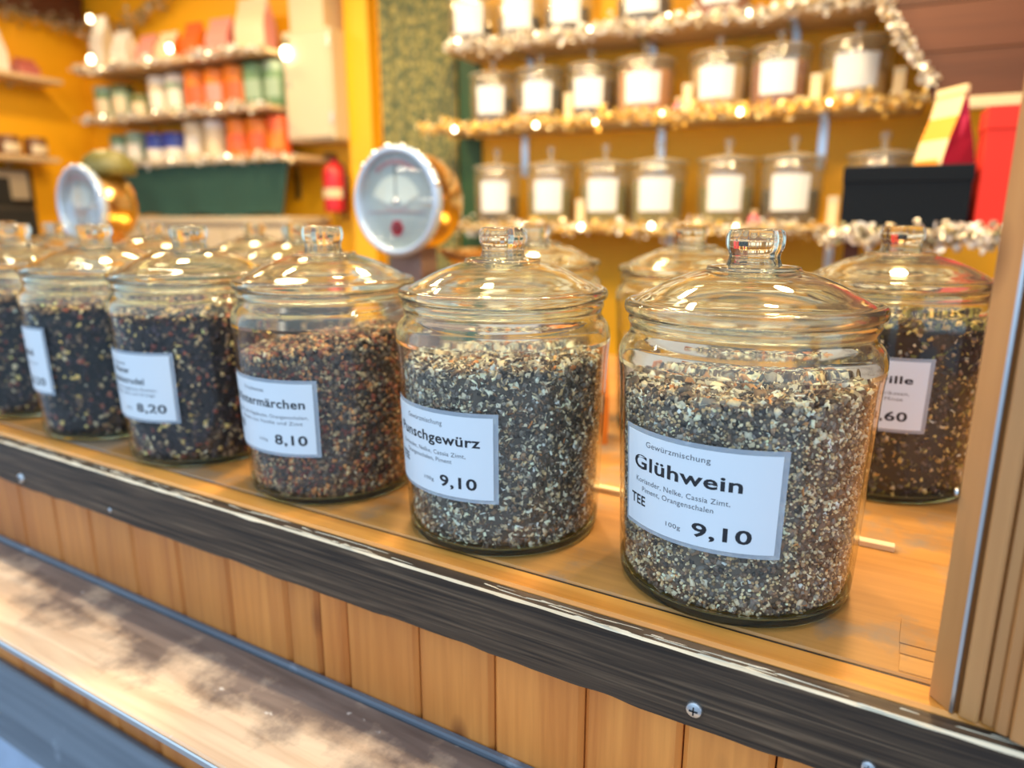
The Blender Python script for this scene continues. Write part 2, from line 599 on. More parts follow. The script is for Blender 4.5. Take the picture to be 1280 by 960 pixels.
M['fascia'] = fascia_mat()
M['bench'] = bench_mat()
M['floral'] = floral_mat()
M['beam'] = wood('weathered_slate_grey_beam', (0.07, 0.085, 0.11), (0.20, 0.235, 0.28), 'X', 0.55, 0.5, vary=0.0, wear=(0.36, 0.41, 0.48), wearfac=0.6, knots=False)

# ------------------------------------------------------------------ setting
mb = MB().box((-9, -8, -0.06), (6, 8, 0.0))
struct('floor', mb.mesh('floor', M['grey_stone']))

# back wall, left wall, right wall, ceiling of the stall
BACK = 2.42
MW = Matrix(((WD.x, WN.x, 0, 0), (WD.y, WN.y, 0, 0), (0, 0, 1, 0), (0, 0, 0, 1)))


def wbox(mb_, s0, s1, d0, d1, z0, z1, r=0.0, mi=0):
    """box in back-wall coordinates"""
    if r:
        return mb_.bbox((s0, d0, ZC + z0), (s1, d1, ZC + z1), r, mi, MW)
    return mb_.box((s0, d0, ZC + z0), (s1, d1, ZC + z1), mi, MW)


struct('wall_back', wbox(MB(), -3.46, 1.3, BACK, BACK + .06, -ZC, 1.4).mesh('wall_back', M['yellow']))
struct('wall_left', wbox(MB(), -3.46, -3.38, 0.52, BACK, -ZC, 1.4).mesh('wall_left', M['yellow']))
struct('wall_right', wbox(MB(), 1.2, 1.28, 0.62, BACK, -ZC, 1.4).mesh('wall_right', M['brown']))
struct('ceiling', wbox(MB(), -3.6, 1.4, 0.42, BACK + .06, 1.4, 1.46).mesh('ceiling', M['ceiling_paint']))

# front of the stall: vertical tongue-and-groove planks
front = tag(link('wall_front', None, None, (0, 0.455, 0)), 'honey-coloured vertical plank front of the stall below the counter', None, None, 'structure')
seams = [-2.02 + .0915 * k for k in range(10)] + [-1.105, -1.012, -0.925, -0.832, -0.74, -0.649, -0.556, -0.509, -0.471, -0.379, -0.294, -0.205, -0.122, -0.054, 0.03, 0.12, 0.21, 0.3, 0.39]
for a, b in zip(seams[:-1], seams[1:]):
    # points were read on the plane y = .47; carry them to this wall's plane
    k = 0.457 / 0.47
    a, b = a * k, b * k
    prev = MB()
    prev.bbox((a + .0007, 0, 0.40), (b - .0007, 0.018, ZC - 0.03), 0.0042)
    cx = (a + b) / 2
    o = link('plank', prev.mesh('plank', M['plank'], origin=(cx, 0, 0.40)), front, (cx, 0, 0.40))
back_sheet = MB().box((-2.0, 0.018, 0.0), (0.38, 0.03, ZC - 0.03))
link('backing_sheet', back_sheet.mesh('backing_sheet', M['brown']), front)

# slate beam below, then skirting
mb = MB().bbox((-2.2, 0.443, ZC - 0.562), (0.6, 0.455, ZC - 0.402), 0.003)
struct('trim_1', mb.mesh('trim_1', M['beam'], origin=(0, 0.443, ZC - 0.4)), 'slate-grey weathered timber beam along the foot of the stall front', (0, 0.443, ZC - 0.4))
mb = MB().box((-2.2, 0.445, 0.0), (0.6, 0.455, ZC - 0.562))
struct('trim_2', mb.mesh('trim_2', M['plinth']), 'pale blue-grey skirting under the slate beam')

# customers' ledge
ledge = thing('ledge', 'long brown wooden ledge with worn pale, glare-painted front half below the counter', 'ledge', (0, 0.455, ZC - 0.173))
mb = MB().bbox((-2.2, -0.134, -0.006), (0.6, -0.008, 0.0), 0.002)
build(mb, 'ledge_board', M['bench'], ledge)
mb = MB().bbox((-2.2, -0.1372, -0.0085), (0.6, -0.1345, -0.0005), 0.0012)
tag(build(mb, 'edge_strip', M['steel'], ledge), 'thin grey metal edge strip')
mb = MB().bbox((-2.2, -0.0075, -0.008), (0.6, 0.0, 0.004), 0.0015)
tag(build(mb, 'rear_batten', M['beam'], ledge), 'thin dark batten against the planks')
for x in (-1.75, -1.1, -0.45, 0.2):
    mb = MB().prism([(0, 0), (0.10, 0), (0, -0.12)], -0.012, 0.012)
    rot = Matrix(((0, 0, 1, x), (-1, 0, 0, -0.003), (0, 1, 0, -0.0065), (0, 0, 0, 1)))
    mb.v = [tuple(rot @ Vector(p)) for p in mb.v]
    build(mb, 'bracket', M['beam'], ledge)

# fascia board with chipped edges
fas = tag(link('trim_3', None, None, (0, 0.437, ZC)), 'dark stained fascia board with chipped pale edges along the counter front', None, None, 'structure')
N = 420
xs = np.linspace(-2.3, 0.62, N)
prof_n = rng.normal(size=N)
ker = np.exp(-np.linspace(-2, 2, 9) ** 2)
jag = np.convolve(prof_n, ker / ker.sum(), 'same')
jag2 = np.convolve(rng.normal(size=N), ker / ker.sum(), 'same')
P, F = [], []
for i, x in enumerate(xs):
    c = 0.0016 + 0.0009 * abs(jag[i])
    w = 0.0008 * jag2[i]
    P += [(x, 0.0, -0.0600 + 0.0012 * jag2[i]), (x, 0.0, -0.003 - c), (x, c * 0.9, -0.003), (x, 0.0138, -0.003 + 0), (x, 0.0138, -0.060), ]
mf = []
for i in range(N - 1):
    a, b = i * 5, (i + 1) * 5
    F += [(a, b, b + 1, a + 1), (a + 1, b + 1, b + 2, a + 2), (a + 2, b + 2, b + 3, a + 3), (a + 3, b + 3, b + 4, a + 4), (a + 4, b + 4, b, a)]
    mf += [0, 1, 0, 0, 0]
mb = MB()
mb.v, mb.f, mb.m = P, F, mf
link('fascia_board', mb.mesh('fascia_board', [M['fascia'], M['raw']]), fas)
# splintered slivers standing proud along the upper edge
mb = MB()
for k in range(150):
    x = rng.uniform(-1.6, 0.1)
    ln = rng.uniform(0.008, 0.05)
    y0 = rng.uniform(0.0003, 0.0115)
    w = rng.uniform(0.0004, 0.0014)
    h = rng.uniform(0.0003, 0.0010)
    sk = rng.normal() * 0.0012
    mb.add([(x, y0, -0.0031), (x + ln, y0 + sk, -0.0031), (x + ln, y0 + w * .4 + sk, -0.0031), (x + ln * .4, y0 + w, -0.0031),
            (x + ln * .1, y0 + w * .4, -0.003 + h), (x + ln * .8, y0 + w * .3 + sk, -0.003 + h * .6)],
           [(0, 1, 5, 4), (1, 2, 5), (2, 3, 4, 5), (3, 0, 4), (0, 3, 2, 1)])
tag(link('wood_slivers', mb.mesh('wood_slivers', M['raw']), fas), 'pale splinters along the worn upper edge', kind='stuff')
# bolts
for x, z, r in [(-0.1065, -0.0455, 0.0062), (0.0035, -0.044, 0.0045), (-1.018, -0.048, 0.0068), (-0.815, -0.05, 0.003), (-1.75, -0.045, 0.006)]:
    mb = MB()
    RX = Matrix.Rotation(math.pi / 2, 4, 'X')
    mb.lathe([(0, 0), (r, 0), (r, r * .22), (r * .86, r * .42), (r * .45, r * .55), (0, r * .58)], 20, 0, RX)
    o = link('bolt', mb.mesh('bolt', M['steel'], True, auto=35), fas, (x, 0.0, z))
    mb = MB().box((-r * .5, -r * .64, -r * .08), (r * .5, -r * .5, r * .08)).box((-r * .08, -r * .64, -r * .5), (r * .08, -r * .5, r * .5))
    link('bolt_slot', mb.mesh('bolt_slot', M['black']), o)

# counter: orange front strip and plywood worktop
counter = thing('counter', 'wooden stall counter with orange varnished front strip and worn plywood top', 'counter', (-0.8, 0.9, ZC))
cx, cy = -0.8, 0.9
mb = MB().bbox((-2.6, 0.4518, -0.03), (0.62, 0.4775, -0.0005), 0.0025)
build(mb, 'front_strip', M['strip'], counter).location = (-cx, -cy, 0)
mb = MB().bbox((-3.2, 0.4795, -0.022), (0.62, 1.42, 0.0), 0.0015)
o = build(mb, 'worktop', M['ply'], counter)
o.location = (-cx, -cy, 0)
mb = MB().box((-2.6, 0.4774, -0.02), (0.62, 0.4796, -0.002))
build(mb, 'dark_joint', M['black'], counter).location = (-cx, -cy, 0)
# let-in repair block by the post
mb = MB()
for y0, y1, x0 in ((0.4825, 0.503, 0.0135), (0.5045, 0.517, 0.0130), (0.5185, 0.553, 0.0125)):
    mb.v = []; mb.f = []; mb.m = []
    mb.bbox((x0, y0, 0.0), (0.042, y1, 0.0008), 0.0005)
    build(mb, 'repair_block', M['ply'], counter).location = (-cx, -cy, 0)
# pale batten lying on the counter behind the front jars
mb = MB().bbox((-0.62, 0.671, 0.0), (0.003, 0.680, 0.006), 0.0008)
o = build(mb, 'batten', M['pale_stick'])
o.location = (0, 0, ZC)
tag(o, 'thin pale wooden batten lying on the counter behind the front jars', 'batten')

# shutter and post at the right end
A, B = Vector((0.0312, 0.465)), Vector((0.0420, 0.4535))
post = tag(link('post', None, None, (A.x, A.y, ZC)), 'honey-coloured wooden corner post standing on the counter at the right end', 'post')
pl = [(0, 0), (B.x - A.x, B.y - A.y), (B.x - A.x + .012, B.y - A.y + .01), (0.014, 0.012)]
mb = MB().prism(pl, 0.0, 1.4)
build(mb, 'post_board', M['shutter'], post)
e = Vector((B.x - A.x, B.y - A.y, 0))
mb = MB().prism([(e.x - .0004, e.y - .0006), (e.x + .0014, e.y - .0016), (e.x + .0022, e.y - .0004), (e.x + .0006, e.y + .0008)], 0.0, 1.4)
tag(build(mb, 'edge_strip', M['steel'], post), 'thin bright metal strip along the post edge')
mb = MB().lathe([(0, 0), (.0022, 0), (.0022, .0012), (.0012, .0018), (0, .0018)], 12, 0, Matrix.Translation((-.0012, .0006, .135)) @ Matrix.Rotation(-math.pi / 2, 4, 'Y'))
build(mb, 'screw', M['steel'], post)
shut = tag(link('shutter', None, None, (0.0460, 0.4508, ZC), math.radians(-20)), 'open pine shutter of grooved vertical boards beside the corner post', 'shutter')
for x0, x1, y0 in ((0.0, 0.0100, 0.0), (0.0106, 0.0180, 0.0035), (0.0184, 0.0255, 0.0012), (0.0262, 0.11, 0.0), (0.1108, 0.1185, 0.0035), (0.119, 0.20, 0.0), (0.201, 0.29, 0.0)):
    mb = MB().bbox((x0, y0, 0.0), (x1, 0.016, 1.38), 0.0012)
    build(mb, 'board', M['shutter'], shut)

# ------------------------------------------------------------------ glass jars
OUT = [(0.0845, 0.0), (0.0895, 0.0015), (0.0918, 0.005), (0.0928, 0.012), (0.0945, 0.05), (0.0965, 0.11), (0.0985, 0.165), (0.1, 0.182),
       (0.0998, 0.190), (0.0978, 0.1965), (0.0945, 0.2010), (0.0922, 0.2045), (0.0917, 0.2085), (0.0928, 0.2115), (0.0936, 0.2145), (0.0926, 0.2175), (0.0915, 0.2190)]
WALL = 0.0032


def r_out(z):
    zs = [p[1] for p in OUT]
    rs = [p[0] for p in OUT]
    return float(np.interp(z, zs, rs))


INN = [(0.0885, 0.2190), (0.0880, 0.2050), (0.0905, 0.1995), (0.0945, 0.195), (0.0965, 0.1885), (0.0968, 0.182), (0.0952, 0.165), (0.0933, 0.11), (0.0913, 0.05), (0.0896, 0.014), (0.0870, 0.0075), (0.080, 0.0062)]


def smooth_prof(pr, sub=3):
    """Catmull-Rom through the profile points"""
    res = []
    n = len(pr)
    for i in range(n - 1):
        p0, p1, p2, p3 = (Vector(pr[max(i - 1, 0)]), Vector(pr[i]), Vector(pr[i + 1]), Vector(pr[min(i + 2, n - 1)]))
        for k in range(sub):
            t = k / sub
            q = 0.5 * ((2 * p1) + (p2 - p0) * t + (2 * p0 - 5 * p1 + 4 * p2 - p3) * t * t + (3 * p1 - p0 - 3 * p2 + p3) * t ** 3)
            res.append((max(q.x, 0), q.y))
    res.append(tuple(pr[-1]))
    return res


def jar_meshes(suffix, n, thin=False):
    G = M['thin_pressed'] if thin else M['glass']
    sub = 3 if n > 40 else 2
    out = smooth_prof(OUT, sub)
    inn = smooth_prof(INN, sub)
    prof = [(0, 0.0022), (0.078, 0.0022)] + out + inn + [(0, 0.0062)]
    zs = [(prof[i][1] + prof[i + 1][1]) / 2 for i in range(len(prof) - 1)]
    mats = [2 if z < 0.010 else (1 if z > 0.1835 else 0) for z in zs]
    body = MB().lathe(prof, n, mats=mats).mesh('jar_body' + suffix, [M['thin'], G, M['thin'] if thin else M['base_glass']], True)
    # lid: flange, domed top, stopper ring hanging inside the neck
    top = [(0.0922, 0.2194), (0.0950, 0.2199), (0.0966, 0.2218), (0.0970, 0.2245), (0.0964, 0.2272), (0.0945, 0.2292), (0.0915, 0.2296), (0.0888, 0.2290), (0.0862, 0.2304), (0.0800, 0.2345), (0.0760, 0.2367),
           (0.0660, 0.2418), (0.0550, 0.2466), (0.0450, 0.2502), (0.0380, 0.2522), (0.0352, 0.2530), (0.0340, 0.2556), (0.0290, 0.2562), (0.0240, 0.2568)]
    und = [(0.024, 0.2495), (0.040, 0.2460), (0.055, 0.2408), (0.070, 0.2330), (0.080, 0.2275), (0.0845, 0.2235), (0.0850, 0.2130), (0.0868, 0.2105), (0.0876, 0.2130), (0.0876, 0.2195)]
    t2, u2 = smooth_prof(top, sub), smooth_prof(und, sub)
    lid = MB().lathe([(0, 0.2568)] + list(reversed(t2)) + list(reversed(u2)) + [(0, 0.2505)], n)
    lid.f = [tuple(reversed(q)) for q in lid.f]
    lid = lid.mesh('lid' + suffix, G, True)
    kn = [(0, 0.2562), (0.0205, 0.2566), (0.0196, 0.2595), (0.0188, 0.2625), (0.0192, 0.2655), (0.0208, 0.2690), (0.0216, 0.2730), (0.0216, 0.2775), (0.0206, 0.2812), (0.0185, 0.2832), (0.012, 0.2838), (0, 0.2836)]
    kb = MB().lathe([(0, 0.2562)] + smooth_prof(kn[1:-1], sub) + [(0, 0.2836)], n)
    kb.v = [((1 + .022 * math.cos(12 * math.atan2(y, x))) * x, (1 + .022 * math.cos(12 * math.atan2(y, x))) * y, z) for x, y, z in kb.v]   # soft fluting
    knob = kb.mesh('knob' + suffix, M['glass'], True)
    return body, lid, knob


JAR_FINE = jar_meshes('', 72)
JAR_MID = jar_meshes('', 36)


def shelf_jar_meshes(n=36):
    """straight-sided store jar with a flat flanged lid and a slim tall knob"""
    o_ = [(0, .002), (.075, .002), (.088, 0), (.093, .004), (.0945, .012), (.0965, .10), (.0985, .178), (.0985, .186), (.096, .192), (.0935, .196), (.0935, .205)]
    i_ = [(.0895, .205), (.0895, .195), (.093, .190), (.095, .182), (.0925, .10), (.089, .014), (.080, .0065), (0, .0065)]
    body = MB().lathe(o_ + i_, n).mesh('jar_body', M['thin_pressed'], True, auto=50)
    l_ = [(0, .2075), (.0885, .2065), (.098, .206), (.1015, .209), (.1015, .214), (.098, .217), (.080, .219), (.050, .226), (.022, .231), (.0, .2315)]
    lid = MB().lathe(l_, n).mesh('lid', M['lid_pressed'], True, auto=50)
    k_ = [(0, .2312), (.0135, .2315), (.0095, .238), (.0085, .247), (.0100, .254), (.0145, .262), (.0160, .271), (.0140, .280), (.008, .2845), (0, .285)]
    return body, lid, MB().lathe(k_, 20).mesh('knob', M['lid_pressed'], True)


JAR_FAR = shelf_jar_meshes()


def curved_sheet(th0, th1, z0, z1, off, thick, n=22, rad=r_out):
    """sheet bent round the jar wall; th in degrees from the customer side, to the right"""
    mb_ = MB()
    P, F = [], []
    for o_ in (off, off + thick):
        for i in range(n + 1):
            t = math.radians(th0 + (th1 - th0) * i / n)
            for z in (z0, (z0 + z1) / 2, z1):
                r = rad(z) + o_
                P.append((r * math.sin(t), -r * math.cos(t), z))
    st = 3 * (n + 1)
    for i in range(n):
        for j in range(2):
            a, b = i * 3 + j, (i + 1) * 3 + j
            F.append((st + a, st + b, st + b + 1, st + a + 1))
            F.append((a, a + 1, b + 1, b))
        for j in (0, 2):
            a, b = i * 3 + j, (i + 1) * 3 + j
            F.append((a, b, st + b, st + a) if j == 0 else (b, a, st + a, st + b))
    for i in (0, n):
        for j in range(2):
            a = i * 3 + j
            F.append((a + 1, a, st + a, st + a + 1) if i == 0 else (a, a + 1, st + a + 1, st + a))
    mb_.add(P, F)
    return mb_


_text_cache = {}


def text_mesh_data(s, bold):
    key = (s, bold)
    if key in _text_cache:
        return _text_cache[key]
    c = bpy.data.curves.new('lettering', 'FONT')
    c.body = s
    c.size = 1.0
    c.resolution_u = 3
    c.space_character = 1.06
    c.offset = 0.022 if bold else 0.0
    o = bpy.data.objects.new('lettering_source', c)
    COL.objects.link(o)
    dg = bpy.context.evaluated_depsgraph_get()
    me = o.evaluated_get(dg).to_mesh()
    V = [tuple(v.co) for v in me.vertices]
    Fc = [tuple(p.vertices) for p in me.polygons]
    bpy.data.objects.remove(o)
    bpy.data.curves.remove(c)
    _text_cache[key] = (V, Fc)
    return V, Fc


CAP = max(v[1] for v in text_mesh_data('H', False)[0])


def bent_text(s, bold, u0, u1, base, cap, th0, th1, z0, off):
    """text spanning u0..u1 (fractions of label width), baseline BASE and cap height CAP in metres above the label foot"""
    V, Fc = text_mesh_data(s, bold)
    xs_ = [v[0] for v in V]
    x0, x1 = min(xs_), max(xs_)
    P = []
    for x, y, z in V:
        u = u0 + (u1 - u0) * (x - x0) / (x1 - x0)
        t = math.radians(th0 + (th1 - th0) * u)
        zz = z0 + base + y / CAP * cap
        r = r_out(zz) + off
        P.append((r * math.sin(t), -r * math.cos(t), zz))
    mb_ = MB()
    mb_.add(P, Fc)
    return mb_


def make_jar(label, loc, group, meshes=JAR_FINE, rotz=0.0, scale=1.0, lab=None, texts=(), blank_label=None):
    j = thing('glass_jar', label, 'jar', loc, rotz, group)
    j.scale = (scale,) * 3
    link('jar_body', meshes[0], j)
    l = link('lid', meshes[1], j)
    link('knob', meshes[2], l)
    if lab:
        th0, th1, z0, z1 = lab
        lm = curved_sheet(th0 - 2.2, th1 + 2.6, z0 - .0035, z1 + .0035, 0.0002, 0.0003)
        lo = link('label', curved_sheet(th0, th1, z0, z1, 0.0007, 0.0003).mesh('label', M['paper'], True, auto=40), j)
        lo['label'] = 'white paper price label in a clear sleeve'
        link('label_sleeve', lm.mesh('label_sleeve', M['laminate'], True, auto=40), lo)
        for s, bold, u0, u1, base, cap in texts:
            tm = bent_text(s, bold, u0, u1, base, cap, th0, th1, z0, 0.00112)
            link('lettering', tm.mesh('lettering', M['ink'] if bold else M['ink_grey']), lo)
    return j


HL = 0.0735
T_GLUH = [('Gewürzmischung', False, .19, .62, .0640, .0043), ('Glühwein', True, .08, .80, .0455, .0102),
          ('Koriander, Nelke, Cassia Zimt,', False, .10, .74, .0345, .0040), ('Piment, Orangenschalen', False, .16, .65, .0275, .0040),
          ('TEE', True, .05, .19, .0160, .0075), ('100g', False, .36, .46, .0085, .0034), ('9,10', True, .53, .87, .0075, .0100)]
T_PUN = [('Gewürzmischung', False, .24, .62, .0635, .0043), ('Punschgewürz', True, .09, .91, .0470, .0088),
         ('Koriander, Nelke, Cassia Zimt,', False, .12, .80, .0365, .0038), ('Orangenschalen, Piment', False, .19, .69, .0300, .0038),
         ('TEE', True, .05, .20, .0200, .0072), ('100g', False, .42, .52, .0105, .0032), ('9,10', True, .58, .88, .0085, .0098)]
T_WIN = [('Früchtetee', False, .30, .56, .0630, .0042), ('Wintermärchen', True, .05, .93, .0480, .0088),
         ('Apfel- und Hagebutte, Orangenschalen,', False, .10, .95, .0370, .0036), ('Aroma von Vanille und Zimt', False, .18, .90, .0305, .0036),
         ('TEE', True, .06, .20, .0190, .0070), ('100g', False, .45, .55, .0110, .0030), ('8,10', True, .63, .93, .0095, .0098)]
T_J4 = [('Früchtetee', False, .26, .50, .0640, .0042), ('Wiener', True, .26, .55, .0545, .0070), ('Apfelstrudel', True, .18, .72, .0425, .0070),
        ('Apfelstücke, Hagebutte, Rosinen,', False, .12, .85, .0345, .0036), ('Mandeln, Zimt und Orange', False, .18, .82, .0285, .0036),
        ('100g', False, .40, .50, .0105, .0030), ('8,20', True, .58, .92, .0090, .0098)]
T_J5 = [('Früchtetee', False, .30, .60, .0640, .0042), ('Bratapfel', True, .2, .80, .0480, .0085), ('Apfelstücke, Mandeln, Zimt', False, .15, .85, .0360, .0036), ('100g', False, .45, .55, .0110, .0030), ('8,20', True, .62, .93, .0090, .0098)]
T_RIL = [('Kräutertee', False, .3, .6, .0640, .0042), ('Marille', True, .37, .87, .0480, .0074), ('Apfelstücke, Aprikosen,', False, .2, .85, .0360, .0036), ('Ringelblume, Minze', False, .26, .80, .0300, .0036), ('8,60', True, .50, .86, .0090, .0092)]

# ------------------------------------------------------------------ tea and spice fillings
ICO = None


def templates():
    import bmesh
    res = {}
    bm = bmesh.new()
    bmesh.ops.create_icosphere(bm, subdivisions=1, radius=0.5)
    res['seed'] = (np.array([v.co[:] for v in bm.verts]), [tuple(v.index for v in f.verts) for f in bm.faces])
    bm.free()
    # chunk: irregular 8-corner block cut to triangles-quads
    c = np.array([(-.5, -.4, -.35), (.45, -.5, -.3), (.5, .4, -.4), (-.4, .5, -.3), (-.4, -.45, .35), (.5, -.35, .3), (.35, .5, .4), (-.5, .35, .3)])
    res['chunk'] = (c, [(0, 3, 2, 1), (4, 5, 6, 7), (0, 1, 5, 4), (1, 2, 6, 5), (2, 3, 7, 6), (3, 0, 4, 7)])
    # flake: thin curled chip
    P = []
    for zt in (-.05, .05):
        for (x, y, z) in [(-.5, -.3, .12), (0, -.42, -.05), (.5, -.22, .14), (.42, .3, .12), (.02, .45, -.06), (-.46, .28, .15)]:
            P.append((x, y, z + zt))
    F = [(0, 5, 4, 3, 2, 1), (6, 7, 8, 9, 10, 11)] + [(i, (i + 1) % 6, 6 + (i + 1) % 6, 6 + i) for i in range(6)]
    res['flake'] = (np.array(P), F)
    # curl: slim bent sliver
    P = []
    for k in range(4):
        t = -1 + 2 * k / 3
        for a in (0, 1, 2):
            P.append((.5 * t, .09 * math.cos(a * 2.094) + .16 * t * t, .09 * math.sin(a * 2.094) + 0.06 * t))
    F = []
    for k in range(3):
        for a in range(3):
            F.append((k * 3 + a, k * 3 + (a + 1) % 3, k * 3 + 3 + (a + 1) % 3, k * 3 + 3 + a))
    F += [(2, 1, 0), (9, 10, 11)]
    res['curl'] = (np.array(P), F)
    return res


TPL = templates()


def rand_rot(n):
    q = rng.normal(size=(n, 4))
    q /= np.linalg.norm(q, axis=1)[:, None]
    w, x, y, z = q.T
    return np.stack([np.stack([1 - 2 * (y * y + z * z), 2 * (x * y - z * w), 2 * (x * z + y * w)], 1),
                     np.stack([2 * (x * y + z * w), 1 - 2 * (x * x + z * z), 2 * (y * z - x * w)], 1),
                     np.stack([2 * (x * z - y * w), 2 * (y * z + x * w), 1 - 2 * (x * x + y * y)], 1)], 1)


def r_in(z):
    pts = sorted([(b, a) for a, b in INN])
    return np.interp(z, [p[0] for p in pts], [p[1] for p in pts])


def filling(label, loc, recipe, level, n_pieces, base_col, mound=0.006, tilt=(0, 0), group=None, seed=1, scale=1.0, gap=0.0008):
    """recipe: list of (share, template, size_lo, size_hi, squash, [colours])"""
    V, Fs, Cs = [], [], []
    off = 0

    def surf(x, y):
        r2 = (x * x + y * y) / 0.09 ** 2
        return level + mound * (1 - r2) + tilt[0] * x + tilt[1] * y + 0.0025 * np.sin(x * 70 + seed) * np.cos(y * 60)
    # core
    prof_z = np.linspace(0.0085, level - 0.004, 14)
    n = 48
    core = []
    for z in prof_z:
        for k in range(n):
            a = 2 * math.pi * k / n
            zz = z
            r = float(r_in(z)) - 0.0032
            x, y = r * math.cos(a), r * math.sin(a)
            f = (z - 0.0085) / (level - 0.0125)
            zz = 0.0085 + f * (float(surf(x, y)) - 0.003 - 0.0085)
            core.append((x, y, zz))
    rings = len(prof_z)
    cf = []
    for i in range(rings - 1):
        for k in range(n):
            cf.append((i * n + k, i * n + (k + 1) % n, (i + 1) * n + (k + 1) % n, (i + 1) * n + k))
    for rr in (0.066, 0.04, 0.015):
        for k in range(n):
            a = 2 * math.pi * k / n
            x, y = rr * math.cos(a), rr * math.sin(a)
            core.append((x, y, float(surf(x, y)) - 0.003))
    for i in range(rings - 1, rings + 2):
        for k in range(n):
            cf.append((i * n + k, i * n + (k + 1) % n, (i + 1) * n + (k + 1) % n, (i + 1) * n + k))
    cf.append(tuple((rings + 2) * n + k for k in range(n)))
    cf.append(tuple(reversed(range(n))))
    V.append(np.array(core)); Fs.append((0, cf)); Cs.append(np.tile(np.array(base_col), (len(core), 1)))
    off = len(core)
    for share, tp, lo, hi, squash, cols in recipe:
        cnt = int(n_pieces * share)
        T, TF = TPL[tp]
        top_share = 0.3
        nt_ = int(cnt * top_share)
        ns = cnt - nt_
        size = rng.uniform(lo, hi, cnt)
        # side wall: z uniform, more pieces where the pieces can be seen
        th = rng.uniform(0, 2 * math.pi, ns)
        u = rng.uniform(0, 1, ns)
        rr0 = r_in(0.01 + u * (level - 0.01))
        depth = rng.uniform(0.0, 0.0028, ns)
        rr = rr0 - gap - size[:ns] * 0.42 - depth
        x, y = rr * np.cos(th), rr * np.sin(th)
        zs = 0.0095 + u * (surf(x, y) - 0.0095)
        rr = r_in(zs) - gap - size[:ns] * 0.42 - depth
        x, y = rr * np.cos(th), rr * np.sin(th)
        pr = np.sqrt(rng.uniform(0, 1, nt_)) * 0.088
        pt = rng.uniform(0, 2 * math.pi, nt_)
        tx, ty = pr * np.cos(pt), pr * np.sin(pt)
        tz = surf(tx, ty) + rng.uniform(-0.0015, 0.0015, nt_)
        pos = np.concatenate([np.stack([x, y, zs], 1), np.stack([tx, ty, tz], 1)])
        R = rand_rot(cnt)
        if tp in ('flake', 'chunk'):
            # most chips lie with a broad face against the glass
            lay = rng.uniform(0, 1, cnt) < 0.6
            a = np.concatenate([th, pt])
            for i in np.nonzero(lay)[0]:
                sp = rng.uniform(0, 6.283)
                if i < ns:
                    nrm = np.array([math.cos(a[i]), math.sin(a[i]), 0]) + rng.normal(size=3) * 0.3
                else:
                    nrm = np.array([0, 0, 1.0]) + rng.normal(size=3) * 0.45
                nrm /= np.linalg.norm(nrm)
                t1 = np.cross(nrm, (math.sin(sp), math.cos(sp), 0.3))
                t1 /= np.linalg.norm(t1)
                R[i] = np.stack([t1, np.cross(nrm, t1), nrm], 1)
        S = size[:, None] * np.stack([np.ones(cnt), rng.uniform(0.65, 1.0, cnt) * squash[0], np.full(cnt, squash[1])], 1)
        jit = 1 + rng.normal(size=(cnt, len(T), 1)) * 0.10
        P = np.einsum('nij,nkj->nki', R, T[None] * jit * S[:, None, :]) + pos[:, None, :]
        # keep every piece inside the glass
        rad = np.hypot(P[..., 0], P[..., 1])
        lim = r_in(np.clip(P[..., 2], 0.0095, 0.215)) - 0.0005
        k = np.minimum(1, lim / np.maximum(rad, 1e-9))
        P[..., 0] *= k
        P[..., 1] *= k
        P[..., 2] = np.maximum(P[..., 2], 0.0082)
        cols = np.array(cols)
        cc = 1.45 * cols[rng.integers(0, len(cols), cnt)] * (1 + rng.normal(size=(cnt, 1)) * 0.16)
        # the mix is not even: darker and paler drifts run through it
        cc = cc * (1 + 0.30 * np.sin(pos[:, 0] * 95 + seed) * np.sin(pos[:, 1] * 80 + 2 * seed) * np.cos(pos[:, 2] * 110))[:, None]
        V.append(P.reshape(-1, 3))
        Cs.append(np.repeat(np.clip(cc, 0.003, 0.95), len(T), axis=0))
        nv = len(T)
        Fs.append((off, [(TF, cnt, nv)]))
        off += cnt * nv
    verts = np.concatenate(V)
    colors = np.concatenate(Cs)
    # assemble with numpy
    lv, ls, lt = [], [], []
    for o_, spec in Fs:
        if spec and isinstance(spec[0][0], (int, np.integer)):
            for q in spec:
                lv.append(np.array(q) + o_); lt.append(np.array([len(q)]))
        else:
            TF, cnt, nv = spec[0]
            one = np.concatenate([np.array(q) for q in TF])
            lens = np.array([len(q) for q in TF])
            lv.append((one[None, :] + (np.arange(cnt) * nv)[:, None] + o_).ravel())
            lt.append(np.tile(lens, cnt))
    loops = np.concatenate(lv).astype(np.int32)
    tot = np.concatenate(lt).astype(np.int32)
    start = np.concatenate([[0], np.cumsum(tot)[:-1]]).astype(np.int32)
    me = bpy.data.meshes.new('tea_filling')
    me.vertices.add(len(verts))
    me.vertices.foreach_set('co', verts.astype(np.float32).ravel())
    me.loops.add(len(loops))
    me.loops.foreach_set('vertex_index', loops)
    me.polygons.add(len(tot))
    me.polygons.foreach_set('loop_start', start)
    me.polygons.foreach_set('loop_total', tot)
    me.update(calc_edges=True)
    at = me.color_attributes.new('Col', 'FLOAT_COLOR', 'POINT')
    at.data.foreach_set('color', np.concatenate([colors, np.ones((len(colors), 1))], 1).astype(np.float32).ravel())
    me.materials.append(M['spice'])
    o = link('tea_filling', me, None, loc)
    o.scale = (scale,) * 3
    tag(o, label, 'tea', group, 'stuff')
    return o


